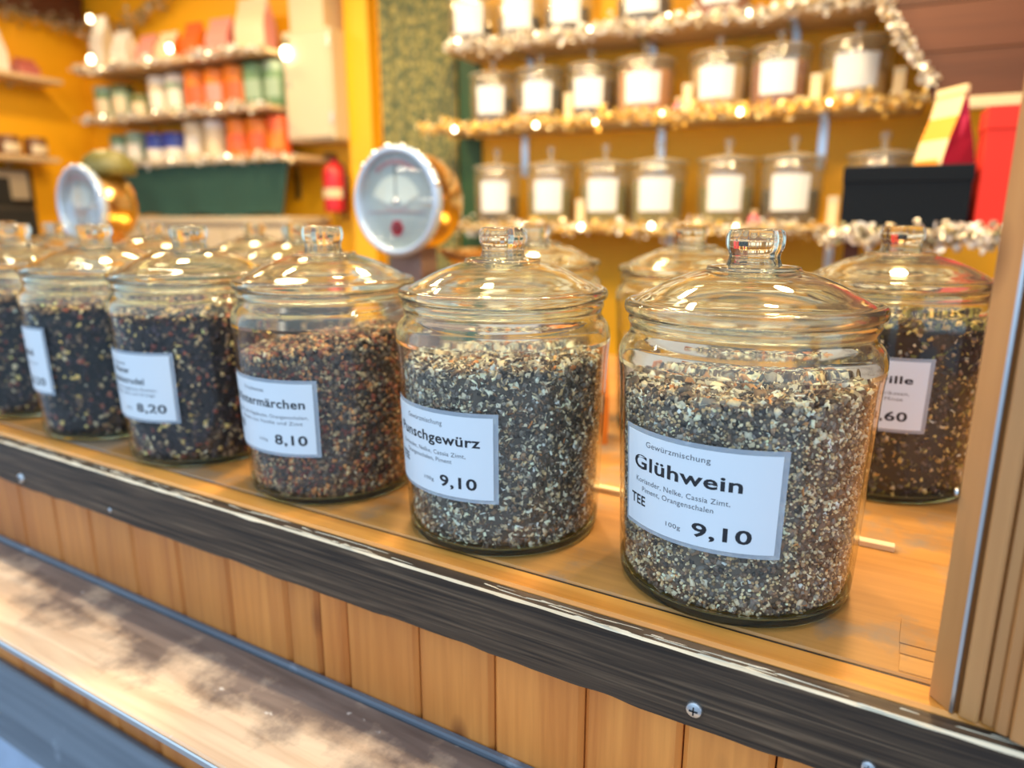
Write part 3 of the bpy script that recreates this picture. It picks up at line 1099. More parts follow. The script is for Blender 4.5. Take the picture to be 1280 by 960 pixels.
PALE = [(0.62, 0.52, 0.38), (0.70, 0.61, 0.47), (0.50, 0.40, 0.27), (0.74, 0.66, 0.54)]
TAN = [(0.42, 0.29, 0.16), (0.50, 0.36, 0.20), (0.34, 0.22, 0.12), (0.56, 0.44, 0.28)]
DARK = [(0.07, 0.054, 0.046), (0.095, 0.073, 0.062), (0.045, 0.037, 0.036), (0.14, 0.10, 0.08)]
MIDB = [(0.20, 0.12, 0.075), (0.16, 0.10, 0.07), (0.26, 0.16, 0.10), (0.13, 0.085, 0.065)]
ORNG = [(0.46, 0.19, 0.07), (0.38, 0.15, 0.06), (0.52, 0.25, 0.10)]
REDB = [(0.22, 0.055, 0.035), (0.30, 0.10, 0.06), (0.15, 0.04, 0.03)]
GOLD = [(0.55, 0.36, 0.12), (0.62, 0.44, 0.16), (0.45, 0.27, 0.08)]
BLACKB = [(0.022, 0.016, 0.018), (0.035, 0.022, 0.022), (0.05, 0.03, 0.027), (0.016, 0.013, 0.016)]
GREENB = [(0.16, 0.14, 0.035), (0.22, 0.19, 0.05), (0.10, 0.09, 0.03)]

GREYB = [(0.20, 0.17, 0.15), (0.15, 0.13, 0.12), (0.26, 0.22, 0.18)]
R_GLUH = [(.46, 'seed', .0022, .0034, (1, .95), TAN + PALE[:1]), (.14, 'chunk', .003, .0065, (1, .8), DARK), (.12, 'chunk', .003, .006, (1, .7), MIDB + GREYB),
          (.09, 'flake', .004, .008, (1, 1), PALE), (.05, 'curl', .006, .012, (1, 1), PALE[:2] + TAN), (.02, 'flake', .008, .014, (1, 1), ORNG + MIDB), (.025, 'chunk', .006, .011, (1, .6), PALE + GREYB), (.10, 'seed', .003, .0046, (1, 1), MIDB + GREYB)]
R_PUN = [(.36, 'flake', .003, .0065, (1, 1.2), DARK[:2] + MIDB + GREYB), (.20, 'chunk', .0025, .0055, (1, .7), DARK + GREYB), (.19, 'flake', .003, .0065, (1, 1), PALE + TAN[:2]),
         (.11, 'curl', .005, .011, (1, 1), MIDB + TAN), (.06, 'flake', .006, .011, (1, 1), PALE), (.03, 'flake', .007, .012, (1, 1), ORNG + MIDB), (.05, 'chunk', .003, .006, (1, .6), PALE)]
R_WIN = [(.36, 'chunk', .003, .0062, (1, .8), DARK + BLACKB[2:3]), (.29, 'chunk', .003, .0062, (1, .8), REDB + MIDB), (.22, 'chunk', .003, .0065, (1, .7), TAN[:3] + ORNG), (.07, 'flake', .004, .008, (1, 1), PALE[:1] + TAN), (.06, 'flake', .004, .007, (1, 1), REDB)]
R_DRK = [(.62, 'chunk', .004, .0075, (1, .8), BLACKB + [(0.05, 0.035, 0.045)]), (.18, 'chunk', .004, .008, (1, .8), REDB + MIDB), (.13, 'chunk', .004, .009, (1, .7), TAN + GOLD), (.07, 'flake', .004, .009, (1, 1), TAN + PALE)]
R_RIL = [(.46, 'chunk', .003, .0065, (1, .8), BLACKB + DARK), (.20, 'flake', .005, .010, (1, 1), GREENB), (.20, 'flake', .004, .009, (1, 1), GOLD), (.10, 'chunk', .003, .006, (1, .7), MIDB + TAN), (.04, 'flake', .005, .009, (1, 1), PALE[:2] + GOLD)]

FRONT_GROUP = 'labelled tea jars in the front row'
front_row = [
    (-0.116, 0.565, (-44.3, 28.8, .062, .1355), T_GLUH, 'glass lidded jar labelled Glühwein, nearest jar on the counter'),
    (-0.339, 0.563, (-46.0, 26.0, .0565, .130), T_PUN, 'glass lidded jar labelled Punschgewürz beside the Glühwein jar'),
    (-0.566, 0.564, (-38.0, 34.3, .0585, .132), T_WIN, 'glass lidded jar labelled Wintermärchen priced 8,10'),
    (-0.792, 0.564, (-38.0, 34.5, .061, .1385), T_J4, 'glass lidded jar of dark tea labelled with price 8,20'),
    (-0.995, 0.564, (-60.0, 12.0, .068, .151), T_J5, 'glass jar of dark tea with its label turned left, before the round silver scale'),
    (-1.207, 0.564, (-72.0, 0.0, .065, .14), [], 'glass jar of dark tea cut by the left picture edge, leftmost in the front row'),
]
for x, y, lab, tx, lb in front_row:
    make_jar(lb, (x, y, ZC), FRONT_GROUP, JAR_FINE, 0.0, 1.0, lab, tx)
filling('pale and dark spice mix with coriander seeds inside the Glühwein jar', (-0.116, 0.565, ZC), R_GLUH, 0.166, 27000, (0.13, 0.10, 0.08), 0.004, (0.03, 0.02), 'tea and spice fillings', 1)
filling('dark chopped spice mix with cream chips inside the Punschgewürz jar', (-0.339, 0.563, ZC), R_PUN, 0.165, 24000, (0.11, 0.085, 0.07), 0.006, (0.03, 0.02), 'tea and spice fillings', 2)
filling('red-brown fruit tea sloping up to the right inside the Wintermärchen jar', (-0.566, 0.564, ZC), R_WIN, 0.162, 15000, (0.09, 0.055, 0.042), 0.008, (0.13, 0.08), 'tea and spice fillings', 3)
filling('near-black fruit tea with gold specks inside the jar priced 8,20', (-0.792, 0.564, ZC), R_DRK, 0.180, 7500, (0.03, 0.022, 0.024), 0.006, (0.02, 0.03), 'tea and spice fillings', 4)
filling('near-black fruit tea inside the jar before the round silver scale', (-0.995, 0.564, ZC), R_DRK, 0.176, 5500, (0.015, 0.012, 0.013), 0.006, (0.02, 0.03), 'tea and spice fillings', 5)
filling('near-black fruit tea inside the leftmost front jar', (-1.207, 0.564, ZC), R_DRK, 0.176, 5000, (0.015, 0.012, 0.013), 0.006, (0.0, 0.03), 'tea and spice fillings', 6)

# second row
SECOND_GROUP = 'tea jars standing behind the front row'
second = [
    (-0.028, 0.881, (-36, 24.5, .083, .1535), T_RIL, 'glass lidded jar of golden-brown tea beside the corner post, label ending in rille', R_RIL, 0.188, 8000, 'golden-brown leafy tea inside the jar beside the corner post'),
    (-0.279, 0.957, (-36, 30, .065, .14), [], 'glass lidded jar half hidden behind the Glühwein jar', R_RIL, 0.12, 3000, 'brown tea inside the jar behind the Glühwein jar'),
    (-0.525, 0.975, (-36, 30, .065, .14), [], 'glass lidded jar half hidden behind the Punschgewürz jar', R_WIN, 0.12, 3000, 'reddish tea inside the jar behind the Punschgewürz jar'),
    (-0.935, 0.868, (-36, 30, .065, .14), [], 'glass lidded jar behind and left of the Wintermärchen jar, right of two close jars', R_DRK, 0.15, 2500, 'dark tea inside the right one of two close rear jars'),
    (-1.165, 0.978, (-36, 30, .065, .14), [], 'glass lidded jar below the dark green cloth, left of two close jars', R_DRK, 0.15, 2500, 'dark tea inside the left one of two close rear jars'),
    (-1.39, 0.905, (-36, 30, .065, .14), [], 'glass lidded jar just right of the far silver scale', R_DRK, 0.15, 2500, 'dark tea inside the jar right of the far scale'),
    (-1.70, 0.875, (-36, 30, .065, .14), [], 'glass lidded jar just left of the far silver scale', R_DRK, 0.15, 2500, 'dark tea inside the jar left of the far scale'),
    (-1.93, 0.885, (-36, 30, .065, .14), [], 'glass lidded jar farthest left in the second row', R_DRK, 0.15, 2500, 'dark tea inside the farthest left rear jar'),
]
for x, y, lab, tx, lb, rec, lev, cnt, fl in second:
    make_jar(lb, (x, y, ZC), SECOND_GROUP, JAR_FINE if cnt > 5000 else JAR_MID, 0.0, 1.0, lab, tx)
    filling(fl, (x, y, ZC), rec, lev, cnt, (0.03, 0.022, 0.016), 0.005, (0.02, 0.01), 'fillings of the rear jars', 9)

# ------------------------------------------------------------------ shelves on the back wall
def shelf(label, s0, s1, z, d0=2.20, d1=BACK, n_br=3):
    o = thing('display_shelf', label, 'shelf', W((s0 + s1) / 2, (d0 + d1) / 2, z), WT)
    hl, hd = (s1 - s0) / 2, (d1 - d0) / 2
    build(MB().bbox((-hl, -hd, -.02), (hl, hd - .001, 0.0), .002), 'shelf_board', M['shelf_board'], o)
    for k in range(n_br):
        x = -hl + (k + .5) * 2 * hl / n_br
        b = MB()
        b.box((x - .012, hd - .006, -.16), (x + .012, hd - .001, -.02))
        b.box((x - .012, -hd + .03, -.026), (x + .012, hd - .006, -.02))
        build(b, 'bracket', M['steel'], o)
    return o


Z_R = {'top': 0.848, 'middle': 0.598, 'bottom': 0.272}
Z_L = {'top': 0.925, 'middle': 0.722, 'bottom': 0.530}
shelf('top right wall shelf carrying labelled jars under the picture edge', -1.27, 0.02, Z_R['top'])
shelf('middle right wall shelf with seven labelled jars', -1.32, 0.15, Z_R['middle'])
shelf('bottom right wall shelf with labelled jars', -1.28, 0.20, Z_R['bottom'])
shelf('top left wall shelf with cream and pink packets', -3.14, -2.06, Z_L['top'])
shelf('middle left wall shelf with orange and green tins', -3.14, -2.06, Z_L['middle'])
shelf('bottom left wall shelf with blue-capped jars and orange tins', -3.10, -1.93, Z_L['bottom'])

ORD = ['first', 'second', 'third', 'fourth', 'fifth', 'sixth', 'seventh', 'eighth']


def shelf_jar(s, row, idx, sc, rec, lev, fill_name):
    d = 2.305
    loc = W(s * d / 2.2, d, Z_R[row])
    facing = max(0.0, -s * 16)
    j = thing('storage_jar', '%s jar along the %s right shelf, white label over %s' % (ORD[idx], row, fill_name), 'jar', loc, WT, 'labelled jars on the right wall shelves')
    sz = {'middle': .772, 'top': .84, 'bottom': .90}[row]
    j.scale = (sc, sc, sz)
    link('jar_body', JAR_FAR[0], j)
    l = link('lid', JAR_FAR[1], j)
    link('knob', JAR_FAR[2], l)
    link('label', curved_sheet(facing - 35, facing + 35, .046, .158, .0005, .0005, 12).mesh('label', M['paper'], True, auto=40), j)
    filling('%s inside the %s jar from the left on the %s right shelf' % (fill_name, ORD[idx], row), loc, rec, lev, 700, tuple(1.3 * c for c in rec[0][5][0]), .004, (0, 0), 'fillings of the shelf jars', idx, sc).scale = (sc * .97, sc * .97, sz)


R_ORG = [(.8, 'chunk', .005, .01, (1, .8), ORNG), (.2, 'chunk', .005, .01, (1, .8), MIDB)]
R_TAN = [(.8, 'chunk', .005, .01, (1, .8), TAN + GOLD), (.2, 'chunk', .005, .01, (1, .8), ORNG)]
R_RED = [(.8, 'chunk', .005, .01, (1, .8), REDB + ORNG), (.2, 'chunk', .005, .01, (1, .8), MIDB)]
R_PLE = [(.8, 'chunk', .005, .01, (1, .8), GOLD + TAN), (.2, 'chunk', .005, .01, (1, .8), PALE)]
R_OLV = [(.8, 'chunk', .005, .01, (1, .8), GREENB), (.2, 'chunk', .005, .01, (1, .8), DARK)]
R_BLK = [(.8, 'chunk', .005, .01, (1, .8), BLACKB + DARK), (.2, 'chunk', .005, .01, (1, .8), MIDB)]
for k, (s, sc, rec, lev, nm) in enumerate([(-1.093, .80, R_BLK, .12, 'black tea'), (-.927, .82, R_BLK, .14, 'black leaf tea'), (-.758, .80, R_BLK, .15, 'dark tea'), (-.589, .92, R_ORG, .17, 'orange-brown tea'),
                                           (-.377, .86, R_TAN, .16, 'tan tea'), (-.214, .84, R_RED, .16, 'red-brown tea'), (-.021, .96, R_PLE, .12, 'golden tea')]):
    shelf_jar(s, 'middle', k, sc, rec, lev, nm)
for k, (s, sc, rec, lev, nm) in enumerate([(-1.08, .82, R_BLK, .10, 'dark herb tea'), (-.887, .82, R_OLV, .12, 'green herb tea'), (-.704, .84, R_OLV, .13, 'olive herb tea'), (-.537, .90, R_OLV, .14, 'green leaf tea'),
                                           (-.334, .88, R_OLV, .12, 'mossy herb tea'), (-.157, .90, R_BLK, .11, 'dark leaf tea'), (.067, .92, R_OLV, .11, 'pale green herb tea')]):
    shelf_jar(s, 'bottom', k, sc, rec, lev, nm)
for k, (s, sc, rec, lev, nm) in enumerate([(-1.169, .84, R_BLK, .08, 'black tea'), (-.998, .80, R_BLK, .09, 'dark leaf tea'), (-.837, .82, R_BLK, .10, 'black leaf tea'), (-.60, .9, R_BLK, .10, 'dark tea'), (-.38, .9, R_RED, .12, 'red-brown tea'), (-.17, .9, R_PLE, .12, 'golden tea')]):
    shelf_jar(s, 'top', k, sc, rec, lev, nm)

# small upright cards and pink sachets between the shelf jars
for s, z, lb in [(-.842, 'middle', 'second and third jars of the middle right shelf'), (-.468, 'middle', 'fourth and fifth jars of the middle right shelf'), (-.118, 'middle', 'last two jars of the middle right shelf'), (.085, 'middle', 'last jar and the end of the middle right shelf'),
                 (-.795, 'bottom', 'second and third jars of the bottom right shelf'), (-.045, 'bottom', 'last two jars of the bottom right shelf')]:
    c = thing('card_box', 'small upright cream box between the ' + lb, 'box', W(s, 2.235, Z_R[z]), WT, 'small cream boxes between the shelf jars')
    build(MB().bbox((-.014, -.009, 0), (.014, .009, .078), .0015), 'box_body', M['kraft'], c)
    build(MB().bbox((-.0146, -.0096, .062), (.0146, .0096, .080), .0015), 'flap', M['cream'], c)
for s, z, lb in [(-1.005, 'middle', 'first two jars of the middle right shelf'), (-.495, 'middle', 'orange-brown and tan jars of the middle right shelf'), (-.255, 'bottom', 'fifth and sixth jars of the bottom right shelf')]:
    c = thing('sachet', 'small pink tied sachet between the ' + lb, 'sachet', W(s, 2.235, Z_R[z]), WT, 'pink sachets between the shelf jars')
    build(MB().lathe([(0, 0), (.013, .001), (.017, .010), (.015, .022), (.006, .030), (.005, .033)], 16), 'pouch', plain('pink_paper', (.75, .18, .25), .5), c, True)
    build(MB().lathe([(.005, .033), (.011, .042), (.010, .043), (.003, .034)], 16), 'ruffle', M['kraft'], c, True)

# ------------------------------------------------------------------ tins, bottles and packets on the left shelves
PAINT = {k: plain(k.replace(' ', '_') + '_tin_paint', c, .35) for k, c in {
    'orange': (.80, .22, .02), 'sage green': (.13, .26, .13), 'mint green': (.30, .42, .30), 'blue': (.03, .06, .36), 'cream': (.74, .62, .42), 'white': (.80, .76, .68), 'pink': (.72, .30, .26),
    'dark red': (.50, .14, .12), 'brown': (.20, .09, .04), 'olive': (.14, .16, .05), 'red orange': (.78, .12, .03)}.items()}


def tin(label, loc, h, r, body, lid, band, rotz=WT, group='tins and packets on the left wall shelves'):
    lo = .46 if lid == 'blue' else .76          # deep caps on the blue-capped pots
    t = thing('tea_tin', label, 'tin', loc, rotz, group)
    build(MB().lathe([(0, 0), (r * .96, 0), (r, .003), (r, h * .78), (r * .97, h * .80), (0, h * .80)], 28), 'tin_body', PAINT[body], t, True, 40)
    build(MB().lathe([(r * 1.01, h * lo), (r * 1.02, h * (lo + .02)), (r * 1.02, h * .93), (r * .98, h * .955), (r * .6, h * .965), (r * .22, h * .97), (r * .22, h * .985), (r * .16, h), (0, h)], 28), 'lid', PAINT[lid], t, True, 40)
    if band:
        build(curved_sheet(-50, 60, h * .18, h * .6, .0004, .0006, 10, lambda z: r), 'paper_label', PAINT[band], t)
    return t


def packet(label, loc, w, d, h, col, band, rotz=WT, group='tins and packets on the left wall shelves', name='tea_packet', front=None):
    """block-bottom paper bag with a folded and pinched top"""
    t = thing(name, label, 'packet', loc, rotz, group)
    n = 6
    P, F = [], []
    for i in range(n + 1):
        f = i / n
        z = h * f
        k = 1.0 if f < .55 else max(.06, 1 - (f - .55) / .42)
        hw, hd = w / 2 * (1 + .02 * math.sin(5 * f)), d / 2 * k
        gus = hw - (1 - k) * d * .18
        P += [(-hw, -hd, z), (hw, -hd, z), (gus, 0, z), (hw, hd, z), (-hw, hd, z), (-gus, 0, z)]
    for i in range(n):
        a, b = i * 6, (i + 1) * 6
        for k in range(6):
            F.append((a + k, a + (k + 1) % 6, b + (k + 1) % 6, b + k))
    F.append((5, 4, 3, 2, 1, 0))
    F.append(tuple(n * 6 + k for k in range(6)))
    m = MB()
    m.add(P, F)
    for fi in range(len(m.f)):
        if fi < n * 6 and fi % 6 in (1, 2, 4, 5):
            m.m[fi] = 1
        elif front is not None and name == 'coffee_bag' and fi % 6 == 0 and fi // 6 == 4:
            m.m[fi] = 2
    build(m, 'bag', [PAINT[col] if isinstance(col, str) else col, (PAINT[band] if isinstance(band, str) else band), front or M['kraft']], t)
    build(MB().bbox((-w / 2, -.006, h * .985), (w / 2, .006, h * 1.05), .002), 'folded_top', PAINT[col] if isinstance(col, str) else col, t)
    if front is not None:
        build(MB().box((-w * .4, -d / 2 - .0035, h * .34), (w * .4, -d / 2 - .0022, h * .52)), 'printed_panel', front, t)
    return t


dL = 2.30
for k, (s, h, r, b, l, bd, lb) in enumerate([
        (-3.096, .15, .046, 'sage green', 'mint green', 'cream', 'green and cream tin at the left end of the middle left shelf'),
        (-2.985, .15, .046, 'mint green', 'olive', 'cream', 'pale green tin with olive lid, second on the middle left shelf'),
        (-2.865, .10, .046, 'olive', 'olive', 'cream', 'short olive tin, third on the middle left shelf'),
        (-2.747, .165, .045, 'cream', 'white', 'white', 'cream tin left of the mint one on the middle left shelf'),
        (-2.640, .165, .045, 'mint green', 'white', 'white', 'mint and white tin next to the orange tins of the middle left shelf'),
        (-2.520, .17, .052, 'orange', 'orange', 'red orange', 'left of three orange tins on the middle left shelf'),
        (-2.408, .17, .050, 'orange', 'orange', 'pink', 'middle of three orange tins on the middle left shelf'),
        (-2.302, .17, .050, 'orange', 'orange', 'red orange', 'right of three orange tins on the middle left shelf'),
        (-2.198, .17, .050, 'sage green', 'sage green', 'mint green', 'sage green tin right beside the orange tins on the middle left shelf'),
        (-2.098, .17, .045, 'sage green', 'mint green', 'mint green', 'sage green tin next to the cream cabinet on the middle left shelf')]):
    tin(lb, W(s, dL, Z_L['middle']), h, r, b, l, bd)
for k, (s, h, r, b, l, bd, lb) in enumerate([
        (-3.035, .13, .044, 'mint green', 'sage green', 'white', 'green and white jar at the left end of the bottom left shelf'),
        (-2.925, .14, .046, 'mint green', 'mint green', 'white', 'mint tin left of the blue caps on the bottom left shelf'),
        (-2.794, .125, .050, 'white', 'blue', None, 'white pot with blue cap, left of two'),
        (-2.680, .125, .050, 'white', 'blue', None, 'white pot with blue cap, right of two'),
        (-2.560, .165, .046, 'cream', 'cream', 'white', 'tall cream tin right of the blue caps on the bottom left shelf'),
        (-2.440, .165, .046, 'cream', 'white', 'cream', 'tall cream tin left of the orange tins on the bottom left shelf'),
        (-2.308, .16, .052, 'orange', 'orange', 'red orange', 'orange tin, left of three on the bottom left shelf'),
        (-2.200, .16, .050, 'orange', 'orange', 'red orange', 'orange tin, middle of three on the bottom left shelf'),
        (-2.100, .16, .045, 'red orange', 'red orange', 'orange', 'red-orange tin beneath the cream cabinet')]):
    tin(lb, W(s, dL, Z_L['bottom']), h, r, b, l, bd)
for (s, w, h, c, b, lb) in [(-3.075, .085, .22, 'white', 'cream', 'tall white packet at the left end of the top left shelf'),
                            (-2.94, .10, .15, 'white', 'white', 'glaring white packet, second on the top left shelf'),
                            (-2.78, .10, .12, 'pink', 'cream', 'small pink packet, third on the top left shelf'),
                            (-2.655, .10, .12, 'cream', 'orange', 'small cream packet in the middle of the top left shelf'),
                            (-2.51, .09, .14, 'red orange', 'orange', 'red-orange packet on the top left shelf'),
                            (-2.36, .12, .14, 'pink', 'dark red', 'wide rose packet on the top left shelf'),
                            (-2.185, .15, .19, 'cream', 'pink', 'large pale packet next to the cream cabinet on the top left shelf')]:
    packet(lb, W(s, dL, Z_L['top']), w, .07, h, c, b)

# left side wall: two shelves with packets and tins, cream board below
for z, d0, d1, lb in [(0.885, 1.55, 2.18, 'upper shelf on the left side wall with pink packets'), (0.552, 1.5, 2.12, 'lower shelf on the left side wall with brown tins')]:
    o = thing('side_shelf', lb, 'shelf', W(-3.285, (d0 + d1) / 2, z), WT)
    hd = (d1 - d0) / 2
    build(MB().bbox((-.094, -hd, -.02), (.085, hd, 0), .002), 'shelf_board', M['shelf_board'], o)
    for y in (-hd * .6, hd * .6):
        build(MB().box((-.094, y - .01, -.034), (-.088, y + .01, -.02)).box((-.088, y - .01, -.026), (.06, y + .01, -.02)), 'bracket', M['steel'], o)
for d, w, h, c, b, lb in [(1.80, .09, .17, 'white', 'pink', 'white packet at the picture edge on the upper side shelf'), (1.935, .10, .16, 'white', 'pink', 'white and pink packet on the upper side shelf'), (2.07, .085, .07, 'dark red', 'pink', 'low red packet at the end of the upper side shelf')]:
    packet(lb, W(-3.28, d, 0.885), w, .07, h, c, b, WT + math.pi / 2)
for d, lb in [(1.83, 'brown tin at the picture edge on the lower side shelf'), (1.945, 'brown tin in the middle of the lower side shelf'), (2.06, 'brown tin at the end of the lower side shelf')]:
    tin(lb, W(-3.27, d, 0.552), .085, .044, 'brown', 'brown', 'cream', WT + math.pi / 2)
o = thing('notice_board', 'cream board in a black frame on the left side wall', 'board', W(-3.38, 1.86, 0.34), WT)
build(MB().bbox((.002, -.30, .0), (.025, .22, .17), .004), 'board_frame', M['black'], o)
build(MB().box((.025, -.27, .035), (.028, .195, .155)), 'board_face', M['cream'], o)
o = thing('machine', 'black box-shaped machine before the cream board at the left edge', 'machine', W(-3.10, 1.72, 0.0), WT)
build(MB().bbox((-.11, -.16, 0), (.11, .14, .34), .015), 'machine_body', M['black'], o)
build(MB().prism([(-.10, -.15), (.10, -.15), (.08, .06), (-.08, .06)], .34, .45), 'machine_head', M['black'], o)

# ------------------------------------------------------------------ wall fittings between the shelves
cab = thing('cabinet', 'cream metal wall cabinet with a narrower duct rising from it', 'cabinet', W(-1.92, 2.35, 0.585), WT)
build(MB().bbox((-.122, -.07, 0), (.112, .068, .40), .008), 'cabinet_body', M['cream'], cab)
build(MB().bbox((-.112, -.076, .012), (.100, -.0695, .385), .003), 'door', M['cream'], cab)
build(MB().lathe([(0, 0), (.006, 0), (.006, .006), (.004, .009), (0, .009)], 14, 0, Matrix.Translation((-.085, -.076, .21)) @ Matrix.Rotation(math.pi / 2, 4, 'X')), 'latch', M['steel'], cab)
build(MB().prism([(-.085, -.055), (.075, -.055), (.075, .066), (-.085, .066)], .40, .812), 'duct', M['cream_dark'], cab)
for z in (.06, .33):
    build(MB().bbox((.1005, -.078, z), (.111, -.069, z + .04), .002), 'hinge', M['steel'], cab)

o = thing('pilaster', 'golden yellow upright post between the left and right shelves', 'post', W(-1.75, 2.39, -1.0), WT)
build(MB().bbox((-.056, -.03, 0), (.052, .029, 2.4), .004), 'shaft', M['yellow_post'], o)
build(MB().bbox((-.066, -.04, 0), (.062, .029, .10), .004), 'foot', M['yellow_post'], o)
o = thing('fabric_panel', 'green and gold floral fabric panel hanging behind the near scale', 'panel', W(-1.503, 2.40, -0.2), WT)
n = 40
P = []
for i in range(n + 1):
    x = -.162 + .324 * i / n
    y = -.006 * math.sin(i * .9) - .012
    for z in (0, 1.56):
        P += [(x, y, z), (x, y + .003, z)]
F = []
for i in range(n):
    a, b = i * 4, (i + 1) * 4
    F += [(a, b, b + 2, a + 2), (b + 1, a + 1, a + 3, b + 3), (a + 2, b + 2, b + 3, a + 3), (a + 1, b + 1, b, a)]
F += [(0, 2, 3, 1), (n * 4, n * 4 + 1, n * 4 + 3, n * 4 + 2)]
build(MB().add(P, F), 'hanging_fabric', M['floral'], o, True, 50)
build(MB().tube([(-.17, -.012, 1.565), (.17, -.012, 1.565)], .008, 10), 'rod', M['brass'], o, True, 40)
o = thing('green_board', 'narrow dark green board at the left end of the right shelves', 'board', W(-1.30, 2.41, -0.2), WT)
build(MB().bbox((-.040, -.004, 0), (.052, .009, 1.55), .002), 'board', M['green_panel'], o)

ext = thing('fire_extinguisher', 'small red fire extinguisher hanging on the yellow wall', 'extinguisher', W(-1.872, 2.345, 0.315), WT)
build(MB().lathe([(0, 0), (.040, 0), (.046, .006), (.047, .02), (.047, .145), (.042, .168), (.026, .184), (.016, .19), (0, .19)], 28), 'cylinder', M['red_gloss'], ext, True, 40)
build(curved_sheet(-50, 70, .055, .092, .0006, .0006, 12, lambda z: .047), 'paper_label', M['kraft'], ext)
build(MB().lathe([(0, .188), (.014, .188), (.014, .205), (.008, .21), (0, .21)], 16), 'valve', M['red_gloss'], ext, True, 40)
build(MB().bbox((-.012, -.05, .205), (.012, .02, .214), .002).bbox((-.011, -.045, .218), (.011, .012, .225), .002), 'handle', M['black'], ext)
build(MB().tube([(.012, 0, .198), (.05, -.005, .18), (.058, -.008, .12), (.052, -.01, .05), (.05, -.01, -.03)], .006, 8), 'hose', M['black'], ext, True)
build(MB().bbox((-.02, .046, .06), (.02, .074, .13), .003), 'wall_bracket', M['steel'], ext)

# dark green cloth hung under the bottom left shelf, cream ledge under it
o = thing('green_cloth', 'dark green felt cloth hung below the bottom left shelf', 'cloth', W(-2.47, 2.205, 0.305), WT)
P, F = [], []
nx, nz = 40, 6
for i in range(nx + 1):
    for k in range(nz + 1):
        t = k / nz
        hw0, hw1 = .415, .490
        x = (-1 + 2 * i / nx) * (hw0 + (hw1 - hw0) * t)
        sag = -.018 * math.cos(math.pi * (i / nx - .5)) * (1 - t)
        y = .006 * math.sin(i * .55) * (1 - t) + .03 * (1 - t) + sag
        z = .006 * math.sin(i * .4) * (1 - t) + t * .205
        P += [(x, y, z), (x, y + .004, z)]
st = (nz + 1) * 2
for i in range(nx):
    for k in range(nz):
        a = i * st + k * 2
        b = a + st
        F += [(a, b, b + 2, a + 2), (a + 1, a + 3, b + 3, b + 1)]
    a = i * st
    F += [(a, a + 1, a + st + 1, a + st), (a + nz * 2, a + st + nz * 2, a + st + nz * 2 + 1, a + nz * 2 + 1)]
for i in (0, nx):
    for k in range(nz):
        a = i * st + k * 2
        F.append((a, a + 2, a + 3, a + 1))
build(MB().add(P, F), 'cloth_sheet', M['green_cloth'], o, True, 60)
build(MB().bbox((-.49, -.003, .197), (.49, .006, .2045), .001), 'hem_strip', M['green_cloth'], o)
o = thing('low_cupboard', 'low cream cupboard under the green cloth', 'cupboard', W(-2.4, 2.30, -1.0), WT)
build(MB().bbox((-.60, -.11, 0), (.42, .115, 1.27), .004), 'carcass', M['cream_dark'], o)
build(MB().bbox((-.62, -.13, 1.27), (.44, .115, 1.298), .004), 'top', M['cream'], o)
for k in range(3):
    x0 = -.595 + k * .338
    dr = build(MB().bbox((x0 + .004, -.124, .05), (x0 + .332, -.11, 1.25), .003), 'door', M['cream_dark'], o)
    build(MB().lathe([(0, 0), (.009, 0), (.012, .012), (.008, .02), (0, .021)], 14, 0, Matrix.Translation((x0 + .30, -.124, .85)) @ Matrix.Rotation(math.pi / 2, 4, 'X')), 'knob', M['brass'], dr, True)

# ------------------------------------------------------------------ dial scales on the counter
def annulus(mb_, r0, r1, y, a0, a1, n=40, mi=0, cz=0.0, t=.0012):
    P, F = [], []
    for i in range(n + 1):
        a = math.radians(a0 + (a1 - a0) * i / n)
        for r in (r0, r1):
            P += [(r * math.sin(a), y, cz + r * math.cos(a)), (r * math.sin(a), y + t, cz + r * math.cos(a))]
    for i in range(n):
        a, b = i * 4, (i + 1) * 4
        F += [(a, a + 2, b + 2, b), (a + 1, b + 1, b + 3, a + 3), (a, b, b + 1, a + 1), (a + 2, a + 3, b + 3, b + 2)]
    mb_.add(P, F, mi)
    return mb_


